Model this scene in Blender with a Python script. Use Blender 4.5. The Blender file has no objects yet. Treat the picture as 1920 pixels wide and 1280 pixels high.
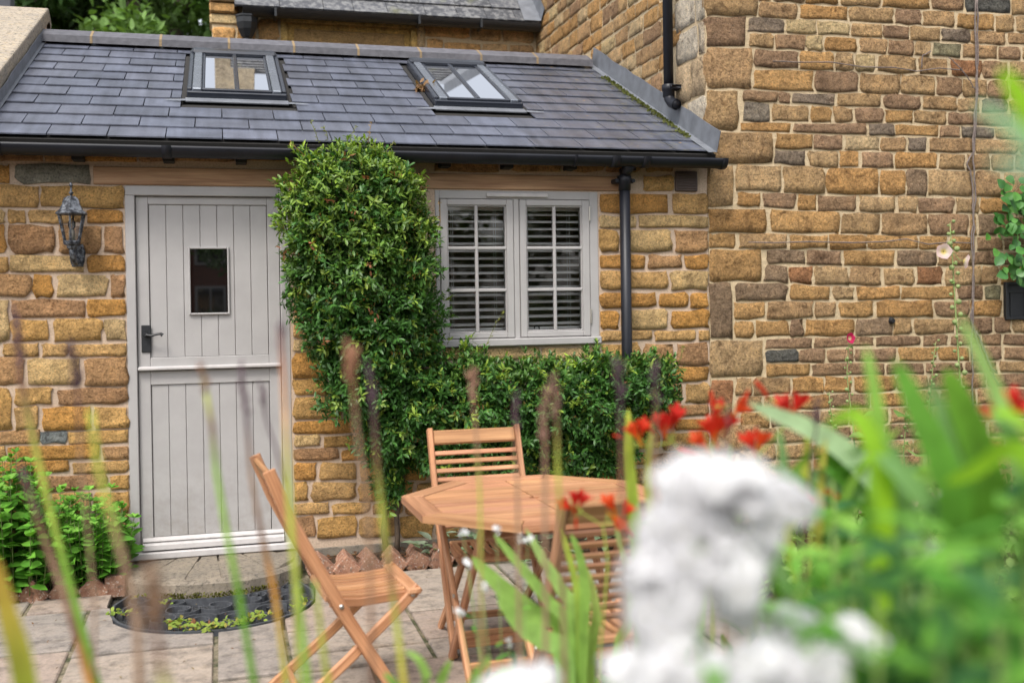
import bpy, math, random
import numpy as np
from mathutils import Vector, Matrix

# ------------------------------------------------------------------ camera, sky, sun
S = bpy.context.scene
COL = S.collection
RNG = random.Random(7)
NP = np.random.default_rng(7)

F_PX, YAW, PITCH, ROLL, PPY = 1990.0, .2672, -.0072, -.015, 575.7
CAM = np.array([.5124, -6.3, 1.5298])

def cam_axes():
    cy, sy = math.cos(YAW), math.sin(YAW)
    f = np.array([sy*math.cos(PITCH), cy*math.cos(PITCH), math.sin(PITCH)])
    r = np.array([cy, -sy, 0.]); u = np.cross(r, f)
    c, s = math.cos(ROLL), math.sin(ROLL)
    return c*r+s*u, -s*r+c*u, f
RX, UX, FX = cam_axes()

def ray(px, py):
    return FX + RX*(px-960)/F_PX - UX*(py-PPY)/F_PX
def onY(px, py, y):          # point of the vertical plane Y=y seen at that place of the photograph
    d = ray(px, py); return CAM + d*(y-CAM[1])/d[1]
def onX(px, py, x):
    d = ray(px, py); return CAM + d*(x-CAM[0])/d[0]
def onZ(px, py, z):
    d = ray(px, py); return CAM + d*(z-CAM[2])/d[2]
def far(px, py, s):
    return CAM + ray(px, py)*s

cam = bpy.data.cameras.new('camera')
cam.sensor_width = 36.0
cam.lens = F_PX/1920*36
cam.shift_y = -(640-PPY)/1920
cam.clip_start = .05
cam.clip_end = 500
cam.dof.use_dof = True
cam.dof.focus_distance = 6.35
cam.dof.aperture_fstop = 1.8
camo = bpy.data.objects.new('camera', cam)
COL.objects.link(camo)
camo.matrix_world = Matrix(((RX[0], UX[0], -FX[0], CAM[0]), (RX[1], UX[1], -FX[1], CAM[1]),
                            (RX[2], UX[2], -FX[2], CAM[2]), (0, 0, 0, 1)))
S.camera = camo

SUN_EL, SUN_AZ = math.radians(56), math.radians(215)     # azimuth from +Y towards +X
w = bpy.data.worlds.new('World'); S.world = w; w.use_nodes = True
nt = w.node_tree; nt.nodes.clear()
sky = nt.nodes.new('ShaderNodeTexSky'); sky.sky_type = 'NISHITA'; sky.sun_disc = False
sky.sun_elevation = SUN_EL; sky.sun_rotation = SUN_AZ
sky.air_density = 1.0; sky.dust_density = 3.0
hs = nt.nodes.new('ShaderNodeHueSaturation'); hs.inputs['Saturation'].default_value = .30
bg = nt.nodes.new('ShaderNodeBackground'); bg.inputs['Strength'].default_value = .15
wo = nt.nodes.new('ShaderNodeOutputWorld')
nt.links.new(sky.outputs[0], hs.inputs['Color']); nt.links.new(hs.outputs[0], bg.inputs[0]); nt.links.new(bg.outputs[0], wo.inputs[0])

sl = bpy.data.lights.new('sun', 'SUN'); sl.energy = 1.3; sl.angle = math.radians(14); sl.color = (1, .95, .88)
so = bpy.data.objects.new('sun', sl); COL.objects.link(so)
sd = Vector((math.sin(SUN_AZ)*math.cos(SUN_EL), math.cos(SUN_AZ)*math.cos(SUN_EL), math.sin(SUN_EL)))
so.rotation_euler = (-sd).to_track_quat('-Z', 'Y').to_euler()

S.view_settings.view_transform = 'Standard'; S.view_settings.look = 'None'
S.view_settings.gamma = 1; S.view_settings.use_curve_mapping = False
S.view_settings.exposure = 1.03
S.cycles.use_denoising = True
S.cycles.max_bounces = 8; S.cycles.transparent_max_bounces = 16
S.cycles.sample_clamp_indirect = 6

# ------------------------------------------------------------------ helpers
class M:
    """collects vertices (+ tint + grain coordinates) and faces, then links them as ONE mesh object"""
    def __init__(s): s.v = []; s.f = []; s.c = []; s.g = []; s.n = 0
    def add(s, v, f, col=(1, 1, 1), g=None):
        v = np.asarray(v, float)
        c = np.asarray(col, float)
        if c.ndim == 1: c = np.tile(c, (len(v), 1))
        s.v.append(v); s.c.append(c); s.g.append(v if g is None else np.asarray(g, float))
        n = s.n
        s.f.extend([tuple(i+n for i in q) for q in f]); s.n += len(v)
        return s
    def box(s, lo, hi, b=.003, col=(1, 1, 1), mat=None, grain=None):
        lo = np.array(lo, float); hi = np.array(hi, float)
        b = min(b, *(abs(hi-lo)*.45))
        v = []; idx = {}
        for cx in (0, 1):
            for cy in (0, 1):
                for cz in (0, 1):
                    base = np.array([hi[0] if cx else lo[0], hi[1] if cy else lo[1], hi[2] if cz else lo[2]])
                    sg = np.array([-1 if cx else 1, -1 if cy else 1, -1 if cz else 1])
                    for a in range(3):
                        d = sg*b; d[a] = 0
                        idx[(cx, cy, cz, a)] = len(v); v.append(base+d)
        f = []
        def I(c, a): return idx[(c[0], c[1], c[2], a)]
        for a in range(3):
            o = [(a+1) % 3, (a+2) % 3]
            for k in (0, 1):
                q = []
                for (i, j) in ((0, 0), (1, 0), (1, 1), (0, 1)):
                    c = [0, 0, 0]; c[a] = k; c[o[0]] = i; c[o[1]] = j; q.append(I(c, a))
                f.append(q if k else q[::-1])
        for a in range(3):          # edges along axis a
            o = [(a+1) % 3, (a+2) % 3]
            for i in (0, 1):
                for j in (0, 1):
                    c0 = [0, 0, 0]; c1 = [0, 0, 0]; c0[o[0]] = c1[o[0]] = i; c0[o[1]] = c1[o[1]] = j; c1[a] = 1
                    q = [I(c0, o[0]), I(c1, o[0]), I(c1, o[1]), I(c0, o[1])]
                    f.append(q if i == j else q[::-1])
        for cx in (0, 1):
            for cy in (0, 1):
                for cz in (0, 1):
                    t = [I((cx, cy, cz), a) for a in range(3)]
                    f.append(t if (cx+cy+cz) % 2 else t[::-1])
        v = np.array(v); g = v - (lo+hi)/2 + RNG.random()*3
        ax = int(np.argmax(hi-lo)) if grain is None else grain
        g = np.roll(g, -ax, axis=1)      # first component runs along the grain
        if mat is not None:
            R = np.array(mat.to_3x3()); T = np.array(mat.translation)
            v = v@R.T + T
        return s.add(v, f, col, g)
    def bar(s, p0, p1, w, t, side=(0, 1, 0), b=.003, col=(1, 1, 1), ext=0):
        """rectangular bar from p0 to p1; w along 'side', t across"""
        p0 = Vector(p0); p1 = Vector(p1); d = (p1-p0); L = d.length; d.normalize()
        sv = Vector(side); sv = (sv-d*sv.dot(d)).normalized(); up = d.cross(sv)
        m = Matrix(((d.x, sv.x, up.x, p0.x), (d.y, sv.y, up.y, p0.y), (d.z, sv.z, up.z, p0.z), (0, 0, 0, 1)))
        return s.box((-ext, -w/2, -t/2), (L+ext, w/2, t/2), b, col, m)
    def tube(s, path, r, n=8, col=(1, 1, 1), cap=True, cols=None):
        P = [np.array(p, float) for p in path]; k = len(P)
        rr = r if hasattr(r, '__len__') else [r]*k
        up = None; v = []; cc = []
        for i in range(k):
            d = P[min(i+1, k-1)]-P[max(i-1, 0)]; d /= (np.linalg.norm(d)+1e-12)
            if up is None:
                up = np.array([0, 0, 1.]) if abs(d[2]) < .9 else np.array([1., 0, 0])
            a = up-d*np.dot(up, d); a /= (np.linalg.norm(a)+1e-12); b = np.cross(d, a); up = a
            for j in range(n):
                t = 2*math.pi*j/n
                v.append(P[i]+rr[i]*(math.cos(t)*a+math.sin(t)*b))
                cc.append(cols[i] if cols is not None else col)
        f = []
        for i in range(k-1):
            for j in range(n):
                f.append((i*n+j, i*n+(j+1) % n, (i+1)*n+(j+1) % n, (i+1)*n+j))
        if cap:
            f.append(tuple(range(n))[::-1]); f.append(tuple((k-1)*n+j for j in range(n)))
        return s.add(v, f, cc)
    def lathe(s, prof, c=(0, 0, 0), n=12, col=(1, 1, 1), axis='z', rot=0):
        v = []; k = len(prof)
        for (r, z) in prof:
            for j in range(n):
                t = 2*math.pi*j/n+rot
                p = (r*math.cos(t), r*math.sin(t), z)
                if axis == 'y': p = (p[0], z, p[1])
                if axis == 'x': p = (z, p[0], p[1])
                v.append((p[0]+c[0], p[1]+c[1], p[2]+c[2]))
        f = []
        for i in range(k-1):
            for j in range(n):
                f.append((i*n+j, i*n+(j+1) % n, (i+1)*n+(j+1) % n, (i+1)*n+j))
        f.append(tuple(range(n))[::-1]); f.append(tuple((k-1)*n+j for j in range(n)))
        return s.add(v, f, col)
    def quad(s, a, b, c, d, col=(1, 1, 1)): return s.add([a, b, c, d], [(0, 1, 2, 3)], col)
    def mesh(s, name, mat, smooth=False, off=(0, 0, 0)):
        me = bpy.data.meshes.new(name)
        v = np.concatenate(s.v)-np.array(off, float)
        me.from_pydata(v.tolist(), [], s.f)
        c = np.concatenate(s.c); c = np.concatenate([c, np.ones((len(c), 1))], 1)
        at = me.color_attributes.new('Tint', 'FLOAT_COLOR', 'POINT'); at.data.foreach_set('color', c.astype(np.float32).ravel())
        ga = me.attributes.new('Grain', 'FLOAT_VECTOR', 'POINT'); ga.data.foreach_set('vector', np.concatenate(s.g).astype(np.float32).ravel())
        if smooth: me.polygons.foreach_set('use_smooth', [True]*len(me.polygons))
        me.materials.append(mat); me.update()
        return me
    def build(s, name, mat, parent=None, smooth=False, kind=None):
        off = origin(parent)
        me = s.mesh(name, mat, smooth, off)
        return link(name, me, parent, kind)

def origin(o):
    t = Vector((0, 0, 0))
    while o is not None: t = t+o.location; o = o.parent
    return t
def link(name, me, parent=None, kind=None):
    o = bpy.data.objects.new(name, me); COL.objects.link(o)
    if parent is not None: o.parent = parent
    if kind: o['kind'] = kind
    return o
def tag(o, label, cat, group=None):
    o['label'] = label; o['category'] = cat
    if group: o['group'] = group
    return o
def thing(name, label, cat, loc=(0, 0, 0), rz=0, group=None):
    o = bpy.data.objects.new(name, None); COL.objects.link(o); o.empty_display_size = .1
    o.location = loc; o.rotation_euler = (0, 0, rz)
    return tag(o, label, cat, group)
def copy_tree(o, parent=None):
    c = o.copy(); COL.objects.link(c)
    if parent is not None: c.parent = parent
    for ch in list(o.children): copy_tree(ch, c)
    return c

# ------------------------------------------------------------------ materials
def newmat(name):
    m = bpy.data.materials.new(name); m.use_nodes = True
    t = m.node_tree; t.nodes.clear()
    o = t.nodes.new('ShaderNodeOutputMaterial'); b = t.nodes.new('ShaderNodeBsdfPrincipled')
    t.links.new(b.outputs[0], o.inputs[0])
    return m, t, b, o
def N(t, typ, **kw):
    n = t.nodes.new(typ)
    for k, v in kw.items():
        if k in n.inputs: n.inputs[k].default_value = v
        else: setattr(n, k, v)
    return n
def noise(t, scale, detail=4, rough=.55, vec=None, dist=0):
    n = N(t, 'ShaderNodeTexNoise', Scale=scale, Detail=detail, Roughness=rough, Distortion=dist)
    if vec is not None: t.links.new(vec, n.inputs['Vector'])
    return n
def ramp(t, src, pts):
    r = t.nodes.new('ShaderNodeValToRGB'); e = r.color_ramp.elements
    while len(e) < len(pts): e.new(.5)
    for el, (p, c) in zip(e, pts):
        el.position = p; el.color = (*c, 1) if hasattr(c, '__len__') else (c, c, c, 1)
    t.links.new(src, r.inputs[0]); return r
def mix(t, fac, a, b, mode='MIX'):
    m = t.nodes.new('ShaderNodeMix'); m.data_type = 'RGBA'; m.blend_type = mode
    for sock, val in ((m.inputs[0], fac), (m.inputs[6], a), (m.inputs[7], b)):
        if hasattr(val, 'is_output') or hasattr(val, 'links'): t.links.new(val, sock)
        elif hasattr(val, '__len__'): sock.default_value = (*val, 1) if len(val) == 3 else val
        else: sock.default_value = val
    return m.outputs[2]
def bump(t, b, h, strength=.5, dist=.01, prev=None):
    n = N(t, 'ShaderNodeBump', Strength=strength, Distance=dist)
    t.links.new(h, n.inputs['Height'])
    if prev is not None: t.links.new(prev.outputs[0], n.inputs['Normal'])
    t.links.new(n.outputs[0], b.inputs['Normal']); return n
def tint(t): return N(t, 'ShaderNodeAttribute', attribute_name='Tint').outputs['Color']
def pos(t): return t.nodes.new('ShaderNodeNewGeometry').outputs['Position']

def m_stone(name, speck=(.62, .55, .42), speck_amt=.5, rug=.016, patch=.35):
    m, t, b, o = newmat(name); p = pos(t)
    n1 = noise(t, 9, 6, .62, p); n2 = noise(t, 38, 8, .72, p, .6); n3 = noise(t, 170, 3, .6, p); n4 = noise(t, 3.2, 3, .5, p); n6 = noise(t, 17, 6, .7, p, 1.2)
    c = mix(t, 1, tint(t), ramp(t, n1.outputs[0], [(.28, (.60, .58, .58)), (.5, (1, 1, 1)), (.72, (1.25, 1.20, 1.12))]).outputs[0], 'MULTIPLY')
    c = mix(t, 1, c, ramp(t, n2.outputs[0], [(.30, (.50, .48, .47)), (.44, (.98, .98, .98)), (.72, (1.22, 1.22, 1.2))]).outputs[0], 'MULTIPLY')
    c = mix(t, 1, c, ramp(t, n6.outputs[0], [(.30, (.66, .62, .58)), (.42, (1, 1, 1)), (.62, (1.06, 1.05, 1.02)), (.75, (1.2, 1.15, 1.05))]).outputs[0], 'MULTIPLY')
    n7 = noise(t, 11, 5, .6, p, .8)
    c = mix(t, ramp(t, n7.outputs[0], [(.56, 0.), (.68, patch)]).outputs[0], c, mix(t, 1, c, (.42, .38, .36), 'MULTIPLY'))
    n8 = noise(t, 95, 4, .75, p)
    c = mix(t, 1, c, ramp(t, n8.outputs[0], [(.34, .50), (.46, 1.0), (.64, 1.28)]).outputs[0], 'MULTIPLY')
    sp = ramp(t, n3.outputs[0], [(.64, 0.), (.72, 1.)])
    k = N(t, 'ShaderNodeMath', operation='MULTIPLY'); k.inputs[1].default_value = speck_amt
    k2 = N(t, 'ShaderNodeMath', operation='MULTIPLY')
    t.links.new(sp.outputs[0], k.inputs[0]); t.links.new(k.outputs[0], k2.inputs[0]); t.links.new(ramp(t, n4.outputs[0], [(.4, .15), (.65, 1.)]).outputs[0], k2.inputs[1])
    c = mix(t, k2.outputs[0], c, speck)
    t.links.new(c, b.inputs['Base Color']); b.inputs['Roughness'].default_value = .95
    b.inputs['Specular IOR Level'].default_value = .15
    v = N(t, 'ShaderNodeTexVoronoi', Scale=34.0); t.links.new(p, v.inputs['Vector'])
    b0_ = bump(t, b, n6.outputs[0], 1.0, rug*2.3)
    b1 = bump(t, b, n2.outputs[0], 1.0, rug*1.5, b0_)
    b2 = bump(t, b, v.outputs[0], .35, rug*.6, b1)
    bump(t, b, n3.outputs[0], .6, .005, b2)
    return m
STONE = m_stone('ironstone')
STONE_OLD = m_stone('old_ironstone', (.74, .66, .52), .8, .020, .75)

def m_mortar(name, col, d=.010):
    m, t, b, o = newmat(name); p = pos(t)
    n1 = noise(t, 6, 5, .6, p); n2 = noise(t, 90, 5, .7, p); n3 = noise(t, 22, 5, .6, p)
    c = mix(t, n1.outputs[0], [x*.84 for x in col], [x*1.14 for x in col])
    c = mix(t, 1, c, ramp(t, n2.outputs[0], [(.3, .72), (.6, 1.1)]).outputs[0], 'MULTIPLY')
    t.links.new(c, b.inputs['Base Color']); b.inputs['Roughness'].default_value = .97; b.inputs['Specular IOR Level'].default_value = .1
    b1 = bump(t, b, n3.outputs[0], .8, d); bump(t, b, n2.outputs[0], .6, .003, b1)
    return m
MORTAR_NEW = m_mortar('pinkish_mortar', (.49, .375, .28), .006)
MORTAR_OLD = m_mortar('lime_mortar', (.53, .415, .265), .018)

def m_simple(name, col, rough=.5, nscale=30, var=.12, bumpd=.0, spec=.5, metal=0, usetint=False, bscale=None):
    m, t, b, o = newmat(name); p = pos(t); n1 = noise(t, nscale, 4, .6, p)
    src = mix(t, 1, tint(t), col, 'MULTIPLY') if usetint else col
    c = mix(t, 1, src, ramp(t, n1.outputs[0], [(.3, 1-var), (.7, 1+var)]).outputs[0], 'MULTIPLY')
    t.links.new(c, b.inputs['Base Color'])
    r = N(t, 'ShaderNodeMapRange'); r.inputs[3].default_value = rough-.07; r.inputs[4].default_value = min(1, rough+.09)
    t.links.new(n1.outputs[0], r.inputs[0]); t.links.new(r.outputs[0], b.inputs['Roughness'])
    b.inputs['Specular IOR Level'].default_value = spec; b.inputs['Metallic'].default_value = metal
    if bumpd: bump(t, b, noise(t, bscale or nscale*3, 5, .6, p).outputs[0], .5, bumpd)
    return m
PAINT = m_simple('grey_paint', (.375, .36, .352), .42, 5, .09, .0010, .4, bscale=90)
PAINT_PALE = m_simple('worn_pale_grey_paint', (.49, .465, .455), .5, 16, .10, .0008, .4, bscale=120)
BLACK = m_simple('black_plastic', (.011, .012, .017), .42, 5, .2, .0, .35)
BLACK_IRON = m_simple('black_iron', (.013, .014, .016), .45, 40, .2, .001, .5)
DARKGAP = m_simple('dark_gap', (.02, .018, .016), .9)
def m_paint():
    m, t, b, o = newmat('weathered_grey_paint'); p = pos(t); n1 = noise(t, 5, 4, .6, p); n2 = noise(t, 60, 5, .7, p); n3 = noise(t, 13, 5, .7, p)
    c = mix(t, 1, (.375, .36, .352), ramp(t, n1.outputs[0], [(.3, .93), (.7, 1.06)]).outputs[0], 'MULTIPLY')
    sx = N(t, 'ShaderNodeSeparateXYZ'); t.links.new(p, sx.inputs[0])
    mr = N(t, 'ShaderNodeMapRange'); mr.inputs[1].default_value = .75; mr.inputs[2].default_value = .15; t.links.new(sx.outputs[2], mr.inputs[0])
    k = N(t, 'ShaderNodeMath', operation='MULTIPLY'); t.links.new(mr.outputs[0], k.inputs[0]); t.links.new(ramp(t, n3.outputs[0], [(.4, 0.), (.7, .55)]).outputs[0], k.inputs[1])
    c = mix(t, k.outputs[0], c, (.22, .195, .16))
    c = mix(t, ramp(t, n2.outputs[0], [(.70, 0.), (.76, .5)]).outputs[0], c, (.20, .18, .16))
    t.links.new(c, b.inputs['Base Color'])
    rr = N(t, 'ShaderNodeMapRange'); rr.inputs[3].default_value = .34; rr.inputs[4].default_value = .58; t.links.new(n3.outputs[0], rr.inputs[0]); t.links.new(rr.outputs[0], b.inputs['Roughness'])
    b.inputs['Specular IOR Level'].default_value = .4; bump(t, b, noise(t, 90, 5, .6, p).outputs[0], .5, .001); return m
PAINT = m_paint()
LEAD = m_simple('lead_sheet', (.17, .18, .20), .55, 9, .22, .003, .4, .15, bscale=14)
CLAD = m_simple('skylight_cladding', (.022, .026, .036), .22, 6, .1, 0, .6, .1)
CLAD2 = m_simple('skylight_side_cladding', (.22, .24, .27), .25, 6, .1, 0, .6, .6)
PLASTER = m_simple('interior_plaster', (.10, .09, .08), .9)
BLINDW = m_simple('white_blind', (.88, .87, .84), .4, 30, .03)
RUBBER = m_simple('black_rubber', (.062, .066, .074), .6, 40, .3, .001, .4)
BRASS = m_simple('bolt_metal', (.55, .52, .47), .3, 20, .1, 0, .5, .9)
BROWNVENT = m_simple('brown_vent', (.075, .05, .042), .5)
SOIL = m_simple('soil', (.055, .038, .026), .95, 18, .5, .03, .1, bscale=25)
WIRE = m_simple('old_vine_stem', (.17, .135, .12), .8, 60, .35, .002)
TWIG = m_simple('twig', (.085, .06, .04), .85, 60, .35, .002)

def m_brick():
    m, t, b, o = newmat('weathered_red_brick'); p = pos(t)
    n1 = noise(t, 26, 6, .7, p); n2 = noise(t, 80, 5, .7, p); n3 = noise(t, 38, 5, .65, p)
    c = mix(t, ramp(t, n1.outputs[0], [(.35, 0.), (.65, 1.)]).outputs[0], (.17, .072, .042), (.30, .165, .105))
    c = mix(t, ramp(t, n2.outputs[0], [(.56, 0.), (.64, .8)]).outputs[0], c, (.46, .41, .35))
    c = mix(t, ramp(t, n3.outputs[0], [(.55, 0.), (.66, .75)]).outputs[0], c, (.07, .06, .045))
    t.links.new(mix(t, 1, c, tint(t), 'MULTIPLY'), b.inputs['Base Color']); b.inputs['Roughness'].default_value = .92
    bump(t, b, n3.outputs[0], .7, .008); return m
BRICK = m_brick()

def m_wood(name, dark, light, rough=.5, sc=1.0, usetint=True):
    m, t, b, o = newmat(name)
    g = N(t, 'ShaderNodeAttribute', attribute_name='Grain').outputs['Vector']
    mp = N(t, 'ShaderNodeMapping'); mp.inputs['Scale'].default_value = (2.2*sc, 38*sc, 38*sc); t.links.new(g, mp.inputs[0])
    n1 = noise(t, 1.0, 5, .6, mp.outputs[0], .6)
    mp2 = N(t, 'ShaderNodeMapping'); mp2.inputs['Scale'].default_value = (5*sc, 170*sc, 170*sc); t.links.new(g, mp2.inputs[0])
    n2 = noise(t, 1.0, 3, .5, mp2.outputs[0])
    n3 = noise(t, 2.5, 3, .5, pos(t))
    c = mix(t, ramp(t, n1.outputs[0], [(.3, 0.), (.7, 1.)]).outputs[0], dark, light)
    c = mix(t, 1, c, ramp(t, n2.outputs[0], [(.3, .8), (.65, 1.06)]).outputs[0], 'MULTIPLY')
    c = mix(t, 1, c, ramp(t, n3.outputs[0], [(.3, .85), (.7, 1.1)]).outputs[0], 'MULTIPLY')
    if usetint: c = mix(t, 1, c, tint(t), 'MULTIPLY')
    t.links.new(c, b.inputs['Base Color']); b.inputs['Roughness'].default_value = rough; b.inputs['Specular IOR Level'].default_value = .35
    bump(t, b, n2.outputs[0], .3, .0012); return m
TEAK = m_wood('oiled_hardwood', (.345, .155, .073), (.585, .31, .165), .5)
OAK = m_wood('weathered_oak', (.24, .13, .07), (.47, .29, .165), .75, .8)

def m_slate():
    m, t, b, o = newmat('roof_slate'); p = pos(t)
    n1 = noise(t, 5, 5, .6, p); n2 = noise(t, 60, 5, .65, p); n3 = noise(t, 24, 5, .7, p); n4 = noise(t, 1.1, 3, .5, p)
    c = mix(t, 1, tint(t), ramp(t, n1.outputs[0], [(.3, .75), (.7, 1.25)]).outputs[0], 'MULTIPLY')
    ms_ = N(t, 'ShaderNodeMapping'); ms_.inputs['Scale'].default_value = (16, 1.1, 1.1); t.links.new(p, ms_.inputs[0]); ns_ = noise(t, 1.0, 5, .6, ms_.outputs[0])
    c = mix(t, 1, c, ramp(t, ns_.outputs[0], [(.3, .68), (.5, 1.0), (.72, 1.35)]).outputs[0], 'MULTIPLY')
    c = mix(t, ramp(t, n3.outputs[0], [(.64, 0.), (.74, .5)]).outputs[0], c, (.19, .19, .17))
    sx = N(t, 'ShaderNodeSeparateXYZ'); t.links.new(p, sx.inputs[0])
    # lichen and moss gather towards the wet corner under the house wall
    mr = N(t, 'ShaderNodeMapRange'); mr.inputs[1].default_value = 2.0; mr.inputs[2].default_value = 3.5; t.links.new(sx.outputs[0], mr.inputs[0])
    ad = N(t, 'ShaderNodeMath', operation='MULTIPLY_ADD'); t.links.new(mr.outputs[0], ad.inputs[0]); ad.inputs[1].default_value = .16
    t.links.new(n3.outputs[0], ad.inputs[2])
    c = mix(t, ramp(t, ad.outputs[0], [(.66, 0.), (.80, .65)]).outputs[0], c, (.17, .16, .10))
    v = N(t, 'ShaderNodeTexVoronoi', Scale=9.0); t.links.new(p, v.inputs['Vector'])
    lt = N(t, 'ShaderNodeMath', operation='LESS_THAN'); lt.inputs[1].default_value = .085; t.links.new(v.outputs['Distance'], lt.inputs[0])
    k = N(t, 'ShaderNodeMath', operation='MULTIPLY'); t.links.new(lt.outputs[0], k.inputs[0]); 
    k3 = N(t, 'ShaderNodeMath', operation='MULTIPLY'); t.links.new(mr.outputs[0], k3.inputs[0]); t.links.new(ramp(t, n4.outputs[0], [(.5, 0.), (.6, .9)]).outputs[0], k3.inputs[1])
    t.links.new(k3.outputs[0], k.inputs[1])
    c = mix(t, k.outputs[0], c, (.42, .24, .05))
    t.links.new(c, b.inputs['Base Color'])
    rr = N(t, 'ShaderNodeMapRange'); rr.inputs[3].default_value = .26; rr.inputs[4].default_value = .50; t.links.new(n2.outputs[0], rr.inputs[0])
    t.links.new(rr.outputs[0], b.inputs['Roughness']); b.inputs['Specular IOR Level'].default_value = .9
    b1 = bump(t, b, n1.outputs[0], .4, .006); bump(t, b, n2.outputs[0], .4, .0016, b1)
    return m
SLATE = m_slate()
RIDGE = m_simple('ridge_tile_clay', (.105, .103, .112), .6, 20, .3, .003, .5, bscale=40)
def m_oldslate():
    m, t, b, o = newmat('lichened_slate'); p = pos(t)
    n1 = noise(t, 16, 6, .7, p); n2 = noise(t, 3, 3, .5, p)
    c = mix(t, ramp(t, n1.outputs[0], [(.46, 0.), (.58, .85)]).outputs[0], tint(t), (.19, .19, .19))
    c = mix(t, ramp(t, n2.outputs[0], [(.62, 0.), (.72, .7)]).outputs[0], c, (.12, .12, .05))
    t.links.new(c, b.inputs['Base Color']); b.inputs['Roughness'].default_value = .75; bump(t, b, n1.outputs[0], .6, .006)
    return m
SLATE_OLD = m_oldslate()

def m_paving():
    m, t, b, o = newmat('sandstone_paving'); p = pos(t)
    mp = N(t, 'ShaderNodeMapping'); mp.inputs['Scale'].default_value = (2.6, 4.2, 6); t.links.new(p, mp.inputs[0])
    n1 = noise(t, 1.6, 7, .68, mp.outputs[0], 1.6); n2 = noise(t, 70, 5, .7, p); n3 = noise(t, 2.2, 4, .6, p); n5 = noise(t, 11, 6, .65, p)
    c = mix(t, 1, tint(t), ramp(t, n1.outputs[0], [(.25, (.74, .74, .76)), (.5, (1, 1, 1)), (.75, (1.18, 1.13, 1.06))]).outputs[0], 'MULTIPLY')
    c = mix(t, 1, c, ramp(t, n5.outputs[0], [(.34, .58), (.52, 1.05)]).outputs[0], 'MULTIPLY')
    c = mix(t, 1, c, ramp(t, n2.outputs[0], [(.3, .8), (.6, 1.07)]).outputs[0], 'MULTIPLY')
    c = mix(t, ramp(t, n3.outputs[0], [(.58, 0.), (.75, .35)]).outputs[0], c, (.10, .095, .075))
    t.links.new(c, b.inputs['Base Color']); b.inputs['Roughness'].default_value = .82; b.inputs['Specular IOR Level'].default_value = .3
    b1 = bump(t, b, n1.outputs[0], .6, .012); bump(t, b, n2.outputs[0], .4, .002, b1); return m
PAVE = m_paving()
def m_joint():
    m, t, b, o = newmat('mossy_joint'); p = pos(t); n1 = noise(t, 9, 5, .7, p); n2 = noise(t, 60, 4, .6, p)
    c = mix(t, ramp(t, n1.outputs[0], [(.42, 0.), (.60, 1.)]).outputs[0], (.23, .19, .13), (.055, .06, .025))
    c = mix(t, 1, c, ramp(t, n2.outputs[0], [(.3, .6), (.65, 1.3)]).outputs[0], 'MULTIPLY')
    t.links.new(c, b.inputs['Base Color']); b.inputs['Roughness'].default_value = .95; bump(t, b, n2.outputs[0], .9, .01); return m
JOINT = m_joint()
def m_concrete(name, a, c2, lichen=(.55, .42, .2)):
    m, t, b, o = newmat(name); p = pos(t); n1 = noise(t, 5, 6, .7, p); n2 = noise(t, 42, 6, .78, p); n3 = noise(t, 26, 5, .7, p)
    c = mix(t, ramp(t, n1.outputs[0], [(.35, 0.), (.65, 1.)]).outputs[0], a, c2)
    c = mix(t, ramp(t, n2.outputs[0], [(.50, 0.), (.62, .85)]).outputs[0], c, (.075, .065, .055))
    c = mix(t, ramp(t, n3.outputs[0], [(.56, 0.), (.70, .55)]).outputs[0], c, lichen)
    t.links.new(c, b.inputs['Base Color']); b.inputs['Roughness'].default_value = .95
    bump(t, b, n2.outputs[0], .7, .006); return m
COPING = m_concrete('coping_stone', (.30, .26, .21), (.42, .35, .26), (.50, .36, .16))
STEPM = m_concrete('step_stone', (.15, .13, .105), (.27, .225, .17), (.24, .20, .13))

def m_glass(name, ior=1.5, tintc=(.02, .02, .02), alpha=.85):
    m, t, b, o = newmat(name); t.nodes.remove(b)
    gl = N(t, 'ShaderNodeBsdfGlossy'); gl.inputs['Roughness'].default_value = .01
    tr = N(t, 'ShaderNodeBsdfTransparent'); tr.inputs[0].default_value = (alpha, alpha, alpha, 1)
    fr = N(t, 'ShaderNodeFresnel'); fr.inputs[0].default_value = ior
    mx = N(t, 'ShaderNodeMixShader'); t.links.new(fr.outputs[0], mx.inputs[0]); t.links.new(tr.outputs[0], mx.inputs[1]); t.links.new(gl.outputs[0], mx.inputs[2])
    t.links.new(mx.outputs[0], o.inputs[0]); return m
GLASS = m_glass('window_glass', 1.5, alpha=.96)
LGLASS = m_glass('lantern_glass', 1.5, alpha=.9)
def m_skyglass():
    m, t, b, o = newmat('skylight_glass'); b.inputs['Base Color'].default_value = (.96, .97, .98, 1)
    b.inputs['Roughness'].default_value = .015; b.inputs['Metallic'].default_value = 1.0; return m
SKYGLASS = m_skyglass()
def m_doorglass():
    m, t, b, o = newmat('door_glass'); b.inputs['Base Color'].default_value = (.006, .006, .006, 1)
    b.inputs['Roughness'].default_value = .01; b.inputs['IOR'].default_value = 2.1; return m
DOORGLASS = m_doorglass()

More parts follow.
